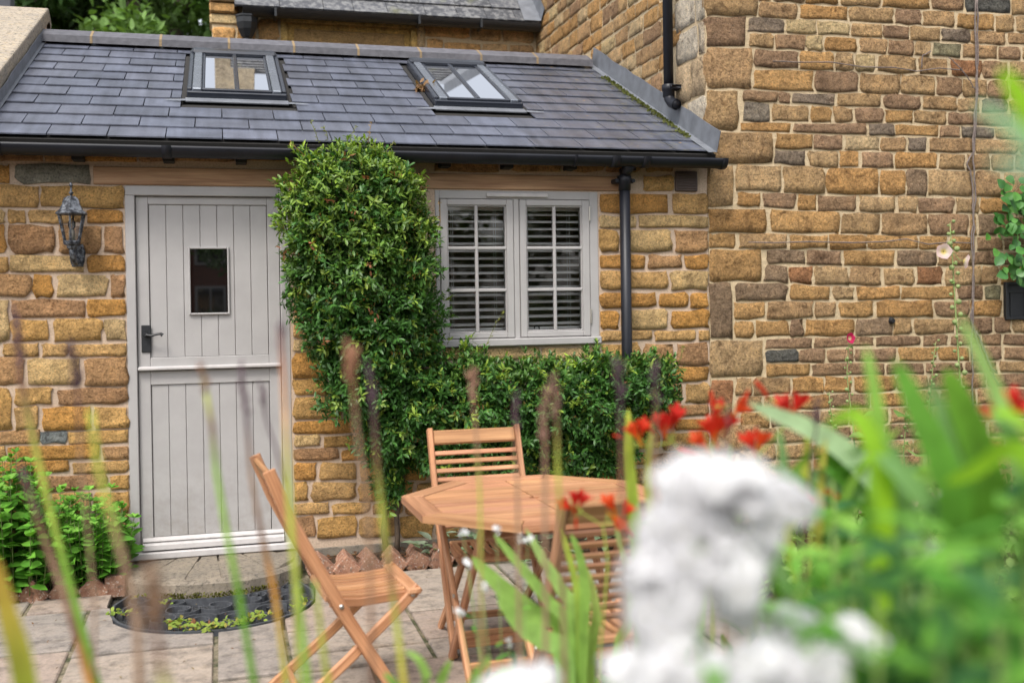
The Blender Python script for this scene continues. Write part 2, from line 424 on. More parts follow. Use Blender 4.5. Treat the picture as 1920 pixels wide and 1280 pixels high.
def m_leaf(name, rough=.4, trans=.25, spec=.5, veins=0):
    m, t, b, o = newmat(name); p = pos(t); n1 = noise(t, 25, 3, .5, p)
    c = mix(t, 1, tint(t), ramp(t, n1.outputs[0], [(.3, .8), (.7, 1.2)]).outputs[0], 'MULTIPLY')
    t.links.new(c, b.inputs['Base Color']); b.inputs['Roughness'].default_value = rough; b.inputs['Specular IOR Level'].default_value = spec
    tl = N(t, 'ShaderNodeBsdfTranslucent'); t.links.new(mix(t, 1, c, (1.5, 1.6, .7), 'MULTIPLY'), tl.inputs[0])
    mx = N(t, 'ShaderNodeMixShader'); mx.inputs[0].default_value = trans
    t.links.new(b.outputs[0], mx.inputs[1]); t.links.new(tl.outputs[0], mx.inputs[2]); t.links.new(mx.outputs[0], o.inputs[0])
    return m
LEAF_GLOSSY = m_leaf('glossy_leaf', .42, .18, .36)
LEAF_SOFT = m_leaf('soft_leaf', .6, .25, .2)
BLADE = m_leaf('strap_leaf', .5, .30, .22)
def m_petal():
    m, t, b, o = newmat('petal'); c = tint(t); t.links.new(c, b.inputs['Base Color']); b.inputs['Roughness'].default_value = .6; b.inputs['Specular IOR Level'].default_value = .25
    tl = N(t, 'ShaderNodeBsdfTranslucent'); t.links.new(c, tl.inputs[0]); mx = N(t, 'ShaderNodeMixShader'); mx.inputs[0].default_value = .5
    t.links.new(b.outputs[0], mx.inputs[1]); t.links.new(tl.outputs[0], mx.inputs[2]); t.links.new(mx.outputs[0], o.inputs[0]); return m
PETAL = m_petal()
STEMM = m_simple('plant_stem', (1, 1, 1), .6, 40, .2, 0, .3, usetint=True)
FARLEAF = m_leaf('tree_leaf', .6, .2, .3)

# ------------------------------------------------------------------ shape builders
def leaves_mesh(P, D, NO, L, Wd, C, cup=.12, bend=.15, mb=None):
    """many small leaves in one go; P base, D direction, NO upper side"""
    P = np.asarray(P, float); D = np.asarray(D, float); NO = np.asarray(NO, float); n = len(P)
    D = D/np.linalg.norm(D, axis=1, keepdims=True)
    NO = NO-D*np.sum(NO*D, 1, keepdims=True); NO /= (np.linalg.norm(NO, axis=1, keepdims=True)+1e-9)
    Sd = np.cross(D, NO); L = np.broadcast_to(L, (n,)).reshape(-1, 1); Wd = np.broadcast_to(Wd, (n,)).reshape(-1, 1)
    def pt(t, s, h): return P+D*L*t+Sd*Wd*s+NO*(h*L)
    rows = [pt(0, 0, 0), pt(.35, -.42, cup*.25), pt(.35, 0, -.02), pt(.35, .42, cup*.25),
            pt(.72, -.42, cup*.25-bend*.35), pt(.72, 0, -.02-bend*.35), pt(.72, .42, cup*.25-bend*.35), pt(1, 0, -bend)]
    V = np.stack(rows, 1).reshape(-1, 3)
    base = [(0, 2, 1), (0, 3, 2), (1, 2, 5, 4), (2, 3, 6, 5), (4, 5, 7), (5, 6, 7)]
    F = []
    for i in range(n):
        o = i*8; F.extend([tuple(o+k for k in q) for q in base])
    C = np.repeat(np.asarray(C, float), 8, 0)
    mb = mb or M()
    return mb.add(V, F, C)

def blade(path, width, prof=None, face=(0, -1, .2), fold=.18, col0=(.1, .3, .03), col1=None, twist=0, n=10):
    """strap leaf following a smooth path; V-shaped section"""
    pts = [np.array(p, float) for p in path]
    def cr(t):
        k = len(pts)-1; x = min(t*k, k-1e-6); i = int(x); u = x-i
        p0 = pts[max(i-1, 0)]; p1 = pts[i]; p2 = pts[i+1]; p3 = pts[min(i+2, k)]
        return .5*((2*p1)+(-p0+p2)*u+(2*p0-5*p1+4*p2-p3)*u*u+(-p0+3*p1-3*p2+p3)*u**3)
    prof = prof or (lambda t: min(1, .45+t*1.6)*math.sqrt(max(0, 1-t**2.2)))
    v = []; c = []; col1 = col1 or col0; face = np.array(face, float)
    for i in range(n+1):
        t = i/n; p = cr(t); d = cr(min(1, t+.02))-cr(max(0, t-.02)); d /= (np.linalg.norm(d)+1e-9)
        a = twist*t; fc = face*math.cos(a)+np.cross(d, face)*math.sin(a)
        fc = fc-d*np.dot(fc, d); fc /= (np.linalg.norm(fc)+1e-9); s = np.cross(d, fc)
        wv = width*.5*max(prof(t), .02)
        v += [p-s*wv+fc*wv*fold, p, p+s*wv+fc*wv*fold]
        cc = np.array(col0)*(1-t)+np.array(col1)*t
        c += [cc, cc*.9, cc]
    f = []
    for i in range(n):
        o = i*3; f += [(o, o+1, o+4, o+3), (o+1, o+2, o+5, o+4)]
    return M().add(v, f, np.array(c))

def stone_mesh(quad, proud=.012, rnd=.25, rug=.006, nrm=(0, -1, 0), tintc=(1, 1, 1), rng=RNG, mb=None, back=.035):
    """one hewn stone: quad = 4 corners (bl, br, tr, tl) on the wall face; ~50 triangles"""
    q = [np.array(p, float) for p in quad]; nrm = np.array(nrm, float)
    wv = np.linalg.norm(q[1]-q[0]); hv = np.linalg.norm(q[3]-q[0]); m_ = min(wv, hv)
    nx, ny = 5, 4
    us = [0, .06+.1*rng.random(), .4+.2*rng.random(), .84+.1*rng.random(), 1]; vs = [0, .22+.12*rng.random(), .68+.12*rng.random(), 1]
    V = []; C = []
    r = rnd*m_
    for j in range(ny):
        for i in range(nx):
            u, v = us[i], vs[j]
            p = (q[0]*(1-u)+q[1]*u)*(1-v)+(q[3]*(1-u)+q[2]*u)*v
            eu = (q[1]-q[0])/wv; ev = (q[3]-q[0])/hv
            edge = i in (0, nx-1) or j in (0, ny-1); corner = i in (0, nx-1) and j in (0, ny-1)
            if corner:
                p = p+eu*(r*.45 if i == 0 else -r*.45)+ev*(r*.45 if j == 0 else -r*.45)
            if edge:
                p = p+eu*rng.uniform(-1, 1)*min(.011, .09*m_)+ev*rng.uniform(-1, 1)*min(.009, .085*m_)
                p = p+nrm*(proud*.92+rng.uniform(-.5, .4)*rug)
            else:
                p = p+nrm*(proud+rng.uniform(-.9, 1.0)*rug)
            V.append(p); C.append(np.array(tintc)*rng.uniform(.9, 1.1))
    F = []
    for j in range(ny-1):
        for i in range(nx-1):
            a = j*nx+i; F.append((a, a+1, a+nx+1, a+nx))
    ring = [i for i in range(nx)]+[nx-1+nx*j for j in range(1, ny)]+[nx*(ny-1)+i for i in range(nx-2, -1, -1)]+[nx*j for j in range(ny-2, 0, -1)]
    nb = len(V)
    for k in ring:
        V.append(V[k]-nrm*(proud+back)); C.append(C[k])
    L = len(ring)
    for k in range(L):
        F.append((ring[k], nb+k, nb+(k+1) % L, ring[(k+1) % L]))
    mb = mb or M()
    mb.add(V, F, np.array(C)); return mb

def wall_panel(mb, x0, x1, z0, z1, y, t=.25):
    mb.box((x0, y, z0), (x1, y+t, z1), .0005)

# ================================================================== GROUND
g = M(); 
GN = 40
gx = np.linspace(-60, 60, GN+1); gy = np.linspace(-90, 90, GN+1)
g.add([(x, y, -.06) for y in gy for x in gx], [(j*(GN+1)+i, j*(GN+1)+i+1, (j+1)*(GN+1)+i+1, (j+1)*(GN+1)+i) for j in range(GN) for i in range(GN)])
g.build('ground', SOIL, kind='structure')
pat = M()
for lo_, hi_ in (((-2.6, -2.95), (4.2, -1.182)), ((-2.6, -1.18), (-.072, -.02)), ((.982, -1.18), (4.2, -.02)), ((-.07, -.285), (.98, -.02))): pat.box((*lo_, -.05), (*hi_, -.014), .0005)
patio = pat.build('patio', JOINT, kind='structure')
patio['label'] = 'mossy bedding of the stone patio'

def arc_front(x):      # front edge of the half-round mat recess
    u = (x-.455)/.515
    return None if abs(u) >= 1 else -.66-.50*math.sqrt(1-u*u)
def slab(x0, x1, y0, y1, skew=0, col=None):
    gp = .011
    x0 += gp; x1 -= gp; y0 += gp; y1 -= gp
    top = []
    n = 14
    for i in range(n+1):
        x = x1+(x0-x1)*i/n; a = arc_front(x); yy = y1
        if a is not None and y1 > a-.012: yy = min(y1, a-.012)
        if yy <= y0+.01: continue
        jit = RNG.uniform(-.003, .003)
        top.append((x, yy+skew*(x-x0)+jit))
    bot = [(x0+(x1-x0)*i/4, y0+skew*((x1-x0)*i/4)+RNG.uniform(-.004, .004)) for i in range(5)]
    ring = bot+top
    dz = RNG.uniform(-.003, .003); k = len(ring)
    cx = sum(p[0] for p in ring)/k; cy = sum(p[1] for p in ring)/k
    V = [(cx+(x-cx)*.985, cy+(y-cy)*.985, dz) for x, y in ring]+[(x, y, dz-.006) for x, y in ring]+[(x, y, -.045) for x, y in ring]
    F = [tuple(range(k))]+[(i+k, (i+1) % k+k, (i+1) % k, i) for i in range(k)]+[(i+2*k, (i+1) % k+2*k, (i+1) % k+k, i+k) for i in range(k)]
    base = col or RNG.choice([(.30, .25, .21), (.33, .275, .225), (.27, .235, .205), (.315, .25, .205)])
    M().add(V, F, base).build('paving_slab', PAVE, patio)
SL = [(-1.6, -.463, -.56, -.30), (-.463, -.062, -.56, -.29), (-1.35, -.157, -1.21, -.575), (-.157, .463, -1.325, -.575), (-2.4, -1.35, -1.21, -.575),
      (-1.1, -.157, -1.86, -1.225), (-.157, .463, -1.95, -1.335), (.463, .773, -1.815, -.9), (.773, 1.378, -1.26, -.32), (.773, 1.378, -1.60, -1.27),
      (1.378, 2.02, -1.12, -.33), (1.378, 2.02, -1.56, -1.13), (2.02, 2.6, -.95, -.34), (2.6, 3.4, -.95, -.34), (2.02, 2.9, -1.56, -.96), (2.9, 3.6, -1.56, -.96),
      (.463, 1.1, -2.4, -1.83), (.773, 1.378, -1.82, -1.61), (1.1, 1.70, -2.4, -1.83), (1.378, 1.95, -1.82, -1.57), (1.95, 2.6, -2.2, -1.57), (1.70, 1.95, -2.4, -1.83), (2.6, 3.4, -2.2, -1.57),
      (-.9, -.157, -2.5, -1.87), (-.157, .463, -2.5, -1.96), (.463, 1.2, -2.95, -2.41), (1.2, 1.95, -2.95, -2.41), (1.95, 2.7, -2.95, -2.21), (2.7, 3.5, -2.95, -2.21), (-.9, .463, -2.95, -2.51), (-2.0, -1.1, -1.86, -1.225), (-1.9, -.9, -2.6, -1.87)]
for a in SL: slab(*a, skew=RNG.uniform(-.004, .004))

bed = M()
def soilbed(x0, x1, y0, y1, h, nx=24, ny=8):
    V = []; F = []
    for j in range(ny+1):
        for i in range(nx+1):
            e = min(1, 4*min(j/ny, 1-j/ny)+.2)
            V.append((x0+(x1-x0)*i/nx, y0+(y1-y0)*j/ny, h*e+RNG.uniform(-.008, .008)))
    for j in range(ny):
        for i in range(nx):
            a = j*(nx+1)+i; F.append((a, a+1, a+nx+2, a+nx+1))
    bed.add(V, F)
soilbed(-1.6, -.02, -.27, -.005, .05); soilbed(.98, 4.6, -.24, -.005, .055, 50, 6)
bed.build('flower_bed', SOIL, kind='structure')
b2 = M()
bed = b2
soilbed(2.9, 7.5, -2.95, -.2, .06, 40, 24); soilbed(-2.5, 7.5, -7.0, -2.96, .05, 60, 30)
b2.build('garden_border', SOIL, kind='structure')

# ================================================================== ANNEXE (the low range with door, window and slate roof)
EY, EZ, SLOPE = -.12, 2.449, .4588          # eave line and pitch of the slate roof
RY, RZ = 2.11, 3.472                        # ridge
XL, XC = -.716, 3.561                       # left coping, house wall
XW0 = -1.25
PA = math.atan(SLOPE)
def roof(x, v, wv=0):                       # v metres up the slope from the eave, wv metres above the slates
    return np.array([x, EY+v*math.cos(PA)-wv*math.sin(PA), EZ+v*math.sin(PA)+wv*math.cos(PA)])
RLEN = math.hypot(RY-EY, RZ-EZ)
RM = Matrix(((1, 0, 0, 0), (0, math.cos(PA), -math.sin(PA), EY), (0, math.sin(PA), math.cos(PA), EZ), (0, 0, 0, 1)))

annexe = thing('stone_annexe', 'low honey stone annexe with slate roof, two skylights and grey stable door', 'building', (1.4, 1, 0))
wb = M()
DX0, DX1, DZ1 = 0.0, .897, 2.20
WX0, WX1, WZ0, WZ1 = 1.764, 2.804, 1.246, 2.196
wall_panel(wb, XW0, DX0, 0, 2.47, 0); wall_panel(wb, DX1, WX0, 0, 2.47, 0); wall_panel(wb, WX1, XC, 0, 2.47, 0)
wall_panel(wb, WX0, WX1, 0, WZ0, 0); wall_panel(wb, WX0, WX1, WZ1, 2.47, 0); wall_panel(wb, DX0, DX1, DZ1, 2.47, 0); wall_panel(wb, DX0, DX1, -.05, .10, 0.02)
wb.box((XW0, 2.0, 0), (XC, 2.25, 3.30), .001)                 # back wall
wb.box((XW0, .25, 0), (XW0+.25, 2.0, 2.4), .001)
wb.build('wall', MORTAR_NEW, annexe)
pl = M(); pl.box((.9, .26, -.02), (XC, 1.98, .0), .001); pl.box((1.2, 1.2, 0), (1.25, 1.99, 2.3), .001); pl.build('interior', PLASTER, annexe)

# ---- stones of the front wall, set out course by course
A_GOLD = [(0.573, 0.348, 0.134), (0.549, 0.323, 0.116), (0.598, 0.372, 0.159), (0.561, 0.342, 0.14)]
A_OR = [(0.54, 0.282, 0.084), (0.504, 0.264, 0.084)]
A_BR = [(0.455, 0.267, 0.13), (0.416, 0.24, 0.124)]
A_PALE = [(0.614, 0.437, 0.224), (0.59, 0.407, 0.195)]
A_GREY = [(0.256, 0.24, 0.192), (0.208, 0.224, 0.224)]
def a_col(c=None):
    p = {'g': A_GREY, 'b': A_BR, 'o': A_OR, 'p': A_PALE}.get(c)
    if p is None:
        p = RNG.choices([A_GOLD, A_OR, A_BR, A_PALE], [6, 1.6, 1.4, 1.2])[0]
    k = RNG.uniform(.9, 1.1); return tuple(x*k for x in RNG.choice(p))
stone_n = 0
def a_stone(x0, x1, y0, y1, c=None):
    """pixel box in the photograph -> stone on the front wall"""
    q = [onY(x0, y1, 0), onY(x1, y1, 0), onY(x1, y0, 0), onY(x0, y0, 0)]
    z0 = (q[0][2]+q[1][2])/2; z1 = (q[2][2]+q[3][2])/2
    for k in (0, 1): q[k][2] = z0+(q[k][2]-z0)*.12
    for k in (2, 3): q[k][2] = z1+(q[k][2]-z1)*.12
    q[3][0] = q[0][0] = (q[0][0]+q[3][0])/2; q[1][0] = q[2][0] = (q[1][0]+q[2][0])/2
    wq = [tuple(p) for p in q]
    stone_mesh(wq, RNG.uniform(.007, .013), .08, .005, tintc=a_col(c)).build('stone', STONE, annexe, True)
ROWS_L = [
 (288, 303, [(0, 80, 'b'), (84, 138, 'b'), (160, 257, 'o'), (260, 306, 'b'), (328, 440, 'b'), (463, 540, 'o')]),
 (309, 344, [(-30, 19, 'o'), (31, 167, 'g')]), (348, 389, [(-40, 71, 'g0'), (78, 231, None)]), (394, 418, [(-40, 9, None), (16, 49, None), (54, 158, None), (163, 231, 'o')]),
 (423, 474, [(-30, 11, 'o'), (18, 101, 'b'), (108, 189, 'b'), (195, 232, 'b')]), (480, 511, [(-40, 14, None), (20, 157, 'p'), (163, 233, 'o')]),
 (515, 557, [(-50, 57, None), (63, 99, 'o'), (108, 202, 'p'), (208, 234, None)]), (562, 594, [(22, 157, None), (163, 235, 'o')]),
 (599, 639, [(21, 93, None), (99, 192, None), (197, 236, 'p')]), (644, 668, [(7, 71, None), (78, 127, None), (131, 238, None)]),
 (671, 721, [(-40, 47, 'b'), (54, 150, 'p'), (157, 239, 'b')]), (727, 758, [(28, 98, None), (108, 239, None)]),
 (762, 804, [(27, 72, None), (79, 171, None), (177, 240, None)]), (807, 831, [(-20, 74, 'b'), (76, 126, 'g'), (129, 241, None)]),
 (835, 861, [(-20, 10, None), (15, 186, None), (192, 241, 'b')]), (864, 886, [(-20, 130, 'o'), (137, 241, None)]), (890, 918, [(-20, 58, None), (62, 200, 'b'), (206, 241, None)]),
 (922, 962, [(-20, 90, None), (96, 170, None), (176, 242, None)]), (966, 1000, [(-20, 60, 'b'), (66, 150, None), (156, 243, None)]), (1004, 1040, [(-20, 100, 'b'), (106, 244, 'b')])]
for y0, y1, ss in ROWS_L:
    for x0, x1, c in ss: a_stone(x0, x1, y0, y1, c)
a_stone(-30, 15, 562, 640, None); a_stone(-40, 21, 727, 804, None)
ROWS_M = [(512, 553, [(549, 600)]), (557, 586, [(549, 620)]), (590, 633, [(549, 600), (606, 640)]), (636, 657, [(550, 640)]), (660, 707, [(550, 650)]), (711, 741, [(550, 612), (618, 700)]),
 (744, 784, [(550, 640), (646, 720)]), (787, 811, [(550, 700), (706, 780)]), (815, 836, [(551, 600), (606, 720), (726, 790)]), (840, 862, [(551, 634), (641, 730), (735, 800)]), (867, 899, [(551, 592), (600, 668), (675, 740), (745, 800)]),
 (904, 937, [(552, 577), (583, 667), (673, 727), (733, 775), (780, 840)]), (942, 962, [(552, 617), (623, 693), (699, 755), (760, 840)]), (968, 1006, [(552, 590), (595, 668), (674, 745), (751, 812), (818, 880)])]
for y0, y1, ss in ROWS_M:
    for x0, x1 in ss: a_stone(x0, x1, y0, y1)
ROWS_R = [(290, 322, [(1060, 1130, 'b'), (1135, 1200, 'b'), (1210, 1262, 'b')]), (330, 358, [(1206, 1262, None)]), (364, 400, [(1124, 1252, None), (1259, 1326, None)]), (405, 427, [(1124, 1192, None), (1198, 1326, None)]), (431, 472, [(1124, 1159, None), (1165, 1258, 'p'), (1265, 1327, 'b')]),
 (478, 504, [(1124, 1208, 'o'), (1215, 1277, None), (1284, 1327, None)]), (509, 542, [(1125, 1250, None), (1257, 1327, None)]), (549, 576, [(1125, 1229, None), (1236, 1290, None), (1295, 1327, 'o')]), (581, 615, [(1125, 1159, None), (1164, 1252, 'p'), (1259, 1328, None)]),
 (620, 638, [(1126, 1221, None), (1227, 1303, None), (1309, 1328, None)]), (644, 684, [(1128, 1200, None), (1206, 1262, 'b'), (1268, 1328, 'b')]), (689, 714, [(1210, 1328, 'o')]), (718, 754, [(1215, 1280, None), (1286, 1328, None)]), (760, 781, [(1180, 1328, 'b')]), (785, 805, [(1180, 1260, None), (1266, 1329, 'o')]),
 (810, 842, [(1150, 1236, None), (1242, 1329, None)]), (847, 872, [(1120, 1210, None), (1216, 1329, 'b')]), (877, 902, [(1100, 1180, None), (1186, 1262, None), (1268, 1329, None)]), (906, 935, [(890, 960, None), (966, 1060, None), (1066, 1150, None), (1156, 1240, None), (1246, 1330, None)]), (940, 962, [(890, 1000, None), (1006, 1090, None), (1096, 1200, None), (1206, 1330, None)])]
for y0, y1, ss in ROWS_R:
    for x0, x1, c in ss: a_stone(x0, x1, y0, y1, c)
for x0, x1 in ((832, 905), (910, 1010), (1016, 1120)):
    a_stone(x0, x1, 651, 672, 'p')
for x0, x1 in ((815, 935), (958, 1050)): a_stone(x0, x1, 306, 322, 'b')
z = .1
while z < 2.36:      # the wall runs on to the left of the frame
    h = RNG.uniform(.09, .15); h = min(h, 2.42-z); x = XW0+.005
    while x < -.77:
        l = min(RNG.uniform(.14, .30), -.745-x)
        stone_mesh([(x, 0, z+.008), (x+l-.016, 0, z+.008), (x+l-.016, 0, z+h-.008), (x, 0, z+h-.008)], RNG.uniform(.007, .013), .08, .005, tintc=a_col()).build('stone', STONE, annexe, True); x += l
    z += h
# plinth of rough render under the stones
pb = M(); pb.box((.91, -.012, -.02), (XC-.005, .01, .092), .004); pb.build('plinth', STEPM, annexe)
# rafter feet under the gutter
for x in (-.232, .241, .635, 1.15, 1.817, 2.204, 2.61, 3.0):
    r_ = M(); r_.box((x-.03, -.10, 2.325), (x+.03, .01, 2.425), .003); r_.build('rafter_end', DARKGAP, annexe)
for (x0, x1, z0, z1) in ((-.162, 1.0, 2.203, 2.302), (1.62, 2.966, 2.204, 2.296)):
    l = M(); l.box((x0, -.012, z0), (x1, .12, z1), .004); l.build('lintel', OAK, annexe)
vb = M(); vb.box((3.333, -.02, 2.208), (3.484, .02, 2.335), .004); 
v_ = vb.build('air_vent', BROWNVENT, annexe)
for k in range(6):
    q = M(); q.box((3.343, -.026, 2.222+k*.018), (3.474, -.019, 2.231+k*.018), .002); q.build('louvre', BROWNVENT, v_)

# ---- roof: boards, slates, ridge
rb = M()
rb.box((XW0, -.02, -.05), (XC-.002, RLEN, -.012), .001, mat=RM)
m2 = Matrix(((1, 0, 0, 0), (0, math.cos(PA), math.sin(PA), RY), (0, -math.sin(PA), math.cos(PA), RZ-.01), (0, 0, 0, 1)))
rb.box((XW0, 0, -.05), (XC-.002, 2.2, -.012), .001, mat=m2)
rb.build('roof', DARKGAP, annexe)
SKY = [(.326, .939), (1.907, 2.517)]; V0, V1 = .869, 2.052
NR = 11; GA = (RLEN-.02)/NR
S_COL = [(0.0773, 0.0851, 0.1141), (0.0823, 0.0903, 0.1205), (0.0739, 0.0817, 0.1104), (0.0798, 0.0851, 0.1104), (0.0857, 0.0929, 0.1224)]
SLW = .305
for k in range(NR):
    v0 = k*GA-.01; off = (.5 if k % 2 else 0)*SLW
    x = XL+.03-SLW+off
    while x < XC-.01:
        xa = max(x, XL+.01); xb = min(x+SLW, XC-.015); x += SLW
        if xb-xa < .03: continue
        pieces = [(xa+.002, xb-.002)]
        for (a, b) in SKY:
            if v0+GA > V0-.06 and v0 < V1+.03:
                nw = []
                for (p, q) in pieces:
                    if q <= a-.035 or p >= b+.035: nw.append((p, q)); continue
                    if p < a-.035: nw.append((p, a-.035))
                    if q > b+.035: nw.append((b+.035, q))
                pieces = nw
        for (p, q) in pieces:
            if q-p < .03: continue
            s_ = M(); lift = RNG.uniform(0, .003); c = RNG.choice(S_COL); kk = RNG.choices([RNG.uniform(.9, 1.1), RNG.uniform(.72, .85), RNG.uniform(1.12, 1.25)], [9, .8, .6])[0]
            # lower edge lies on the course below, upper edge dives under the course above
            th = .007; tail = .012+lift; e0, e1 = RNG.uniform(-.004, .004), RNG.uniform(-.004, .004)
            vv = [(p, v0+e0, tail-th), (q, v0+e1, tail-th+RNG.uniform(-.001, .001)), (q, v0+GA*1.12, -.004), (p, v0+GA*1.12, -.004),
                  (p+.002, v0+e0+.002, tail), (q-.002, v0+e1+.002, tail), (q, v0+GA*1.12, .002), (p, v0+GA*1.12, .002)]
            VV = [roof(*a) for a in vv]
            s_.add(VV, [(3, 2, 1, 0), (4, 5, 6, 7), (0, 1, 5, 4), (1, 2, 6, 5), (2, 3, 7, 6), (3, 0, 4, 7)], tuple(z*kk for z in c))
            s_.build('slate', SLATE, annexe)
RJ = [-.716, -.37, .11, .60, 1.08, 1.57, 2.06, 2.55, 3.02, 3.50]
for a, b in zip(RJ[:-1], RJ[1:]):
    rt = M(); k = RNG.uniform(.85, 1.12)
    sec = [(-.150, -.035), (-.150, .016), (-.005, .088), (.11, .045), (.11, 0.0), (0, .05)]       # (y, z) section round the ridge
    V = [(x, RY+y, RZ+z) for x in (a+.006, b-.006) for y, z in sec]; n = len(sec)
    rt.add(V, [(i, (i+1) % n, n+(i+1) % n, n+i) for i in range(n)]+[(5, 2, 1, 0), (5, 4, 3, 2), (n, n+1, n+2, n+5), (n+2, n+3, n+4, n+5)], (k, k, k*1.03))
    rt.build('ridge_tile', m_simple('ridge_tile_clay', (.105, .103, .112), .6, 20, .3, .003, .5, usetint=True, bscale=40) if a == RJ[0] else bpy.data.materials['ridge_tile_clay.001'], annexe)
jm = M()
for a in RJ[1:-1]: jm.box((a-.008, RY-.147, RZ-.034), (a+.008, RY+.1, RZ+.06), .002) if False else jm.add([(a-.009, RY-.152, RZ-.035), (a+.009, RY-.152, RZ-.035), (a+.009, RY-.152, RZ+.016), (a-.009, RY-.152, RZ+.016), (a+.009, RY-.006, RZ+.090), (a-.009, RY-.006, RZ+.090)], [(0, 1, 2, 3), (3, 2, 4, 5)])
jm.build('ridge_pointing', m_mortar('mossy_pointing', (.27, .20, .12), .004), annexe)
# lead soaker against the house and at the coping, moss along it
def slope_sheet(name, x, d0, d1, mat, xe=.1, side=1, kind='wall', v_from=-.06, v_to=None):
    mb = M(); v_to = v_to or RLEN+.02; n = 16
    V = []
    for i in range(n+1):
        v = v_from+(v_to-v_from)*i/n
        j = RNG.uniform(-.006, .006)
        V += [roof(x, v, d1+j), roof(x, v, .016), roof(x-side*xe, v, .014)]
    F = []
    for i in range(n):
        o = i*3; F += [(o, o+1, o+4, o+3), (o+1, o+2, o+5, o+4)]
    mb.add(V, F); ob = mb.build(name, mat, annexe)
    so_ = ob.modifiers.new('thick', 'SOLIDIFY'); so_.thickness = .004; so_.offset = 0
    return ob
slope_sheet('lead_flashing', XC-.018, 0, .150, LEAD, .055, 1)
slope_sheet('lead_flashing', XL+.012, 0, .085, LEAD, .02, -1)
mo = M()
pp, dd, nn, cc = [], [], [], []
for i in range(420):
    v = RNG.uniform(.25, 1.95); pp.append(roof(XC-.07-abs(RNG.gauss(0, .018)), v, .018)); dd.append((RNG.uniform(-1, 1), RNG.uniform(-1, 1), 1.)); nn.append((0, -1, .3)); k = RNG.uniform(.6, 1.2); cc.append((.09*k, .10*k, .025*k))
leaves_mesh(pp, dd, nn, .022, .014, cc, mb=mo); mo.build('moss', LEAF_SOFT, annexe, kind='stuff')

# left gable coping: broad stone slab following the pitch, carried by the gable wall
cp = M()
sec0 = lambda v, wv: [roof(XL, v, wv), roof(-1.22, v, wv)]
V = [];
AV = (2.512-EY)/math.cos(PA)
for v, t0 in ((-.25, .165), (AV-.03, .165)):
    V += [roof(XL, v, t0), roof(-1.22, v, t0), roof(-1.22, v, .06), roof(XL, v, .06)]
bk = [(XL, 2.56, 3.70), (-1.22, 2.56, 3.70), (-1.22, 2.50, 3.62), (XL, 2.50, 3.62)]
V += bk
F = [(0, 4, 5, 1), (4, 8, 9, 5), (3, 7, 4, 0), (7, 11, 8, 4), (2, 6, 7, 3), (0, 1, 2, 3), (1, 5, 6, 2), (5, 9, 10, 6), (8, 11, 10, 9)]
cp.add(V, F, (1, 1, 1)); 
co = cp.build('coping_stone', COPING, annexe)
bv = co.modifiers.new('bevel', 'BEVEL'); bv.width = .012; bv.segments = 2
gw = M(); gw.add([(XL-.02, .0, 2.3), (-1.2, .0, 2.3), (-1.2, 2.45, 2.3), (XL-.02, 2.45, 2.3), tuple(roof(XL-.02, .1, .07)), tuple(roof(-1.2, .1, .07)), tuple(roof(-1.2, 2.85, .07)), tuple(roof(XL-.02, 2.85, .07))],
   [(0, 1, 5, 4), (1, 2, 6, 5), (2, 3, 7, 6), (3, 0, 4, 7), (4, 5, 6, 7)]); gw.build('gable_wall', MORTAR_NEW, annexe)

# ---- skylights
def skylight(a, b):
    fr = M()
    mt = lambda lo, hi, bb=.006: fr.box(lo, hi, bb, mat=RM)
    H = .068
    mt((a, V0, -.01), (b, V0+.045, H-.012), .006)                     # lower face (dark)
    mt((a, V0+.045, -.01), (a+.03, V1, H)); mt((b-.03, V0+.045, -.01), (b, V1, H))
    mt((a+.01, V1-.10, -.01), (b-.01, V1, H+.022), .015)              # top hood
    sk = fr.build('skylight', CLAD, annexe)
    for x0, x1 in ((a+.032, a+.088), (b-.088, b-.032)):
        c = M(); c.box((x0, V0+.012, .02), (x1, V1-.10, H+.008), .006, mat=RM); c.box((x0+.004, V0+.60, H), (x1-.004, V0+.604, H+.0095), .001, mat=RM); c.build('side_cover', CLAD2, sk)
    c = M(); c.box((a+.09, V0+.02, .02), (b-.09, V0+.05, H+.002), .004, mat=RM); c.box((a+.09, V0+.05, .02), (a+.108, V1-.1, H+.002), .004, mat=RM); c.box((b-.108, V0+.05, .02), (b-.09, V1-.1, H+.002), .004, mat=RM); c.build('sash', CLAD, sk)
    c = M(); xm = (a+b)/2; c.box((xm-.014, V0+.05, .03), (xm+.014, V1-.1, H+.006), .004, mat=RM); c.build('glazing_bar', CLAD, sk)
    for x0, x1 in ((a+.108, xm-.014), (xm+.014, b-.108)):
        c = M(); c.box((x0, V0+.05, .04), (x1, V1-.1, .062), .001, mat=RM); c.build('pane', SKYGLASS, sk)
    c = M(); c.box((a-.01, V0-.075, .004), (b+.01, V0+.002, .017), .003, mat=RM)
    for x0, x1 in ((a-.13, a-.01), (b+.13, b+.01)):
        V = [roof(x0, V0-.075, .017), roof(x1, V0-.085, .018), roof(x1, V0-.045, .019), roof(x0, V0-.06, .018)]; c.add(V, [(0, 1, 2, 3)])
    c.build('flashing', LEAD, sk)
    c = M(); c.box((a-.033, V0-.06, .002), (a-.002, V1+.02, .012), .003, mat=RM); c.box((b+.002, V0-.06, .002), (b+.033, V1+.02, .012), .003, mat=RM); c.box((a-.03, V1+.021, .002), (b+.03, V1+.03, .014), .002, mat=RM); c.build('gutter_tray', DARKGAP, sk)
for a, b in SKY: skylight(a, b)

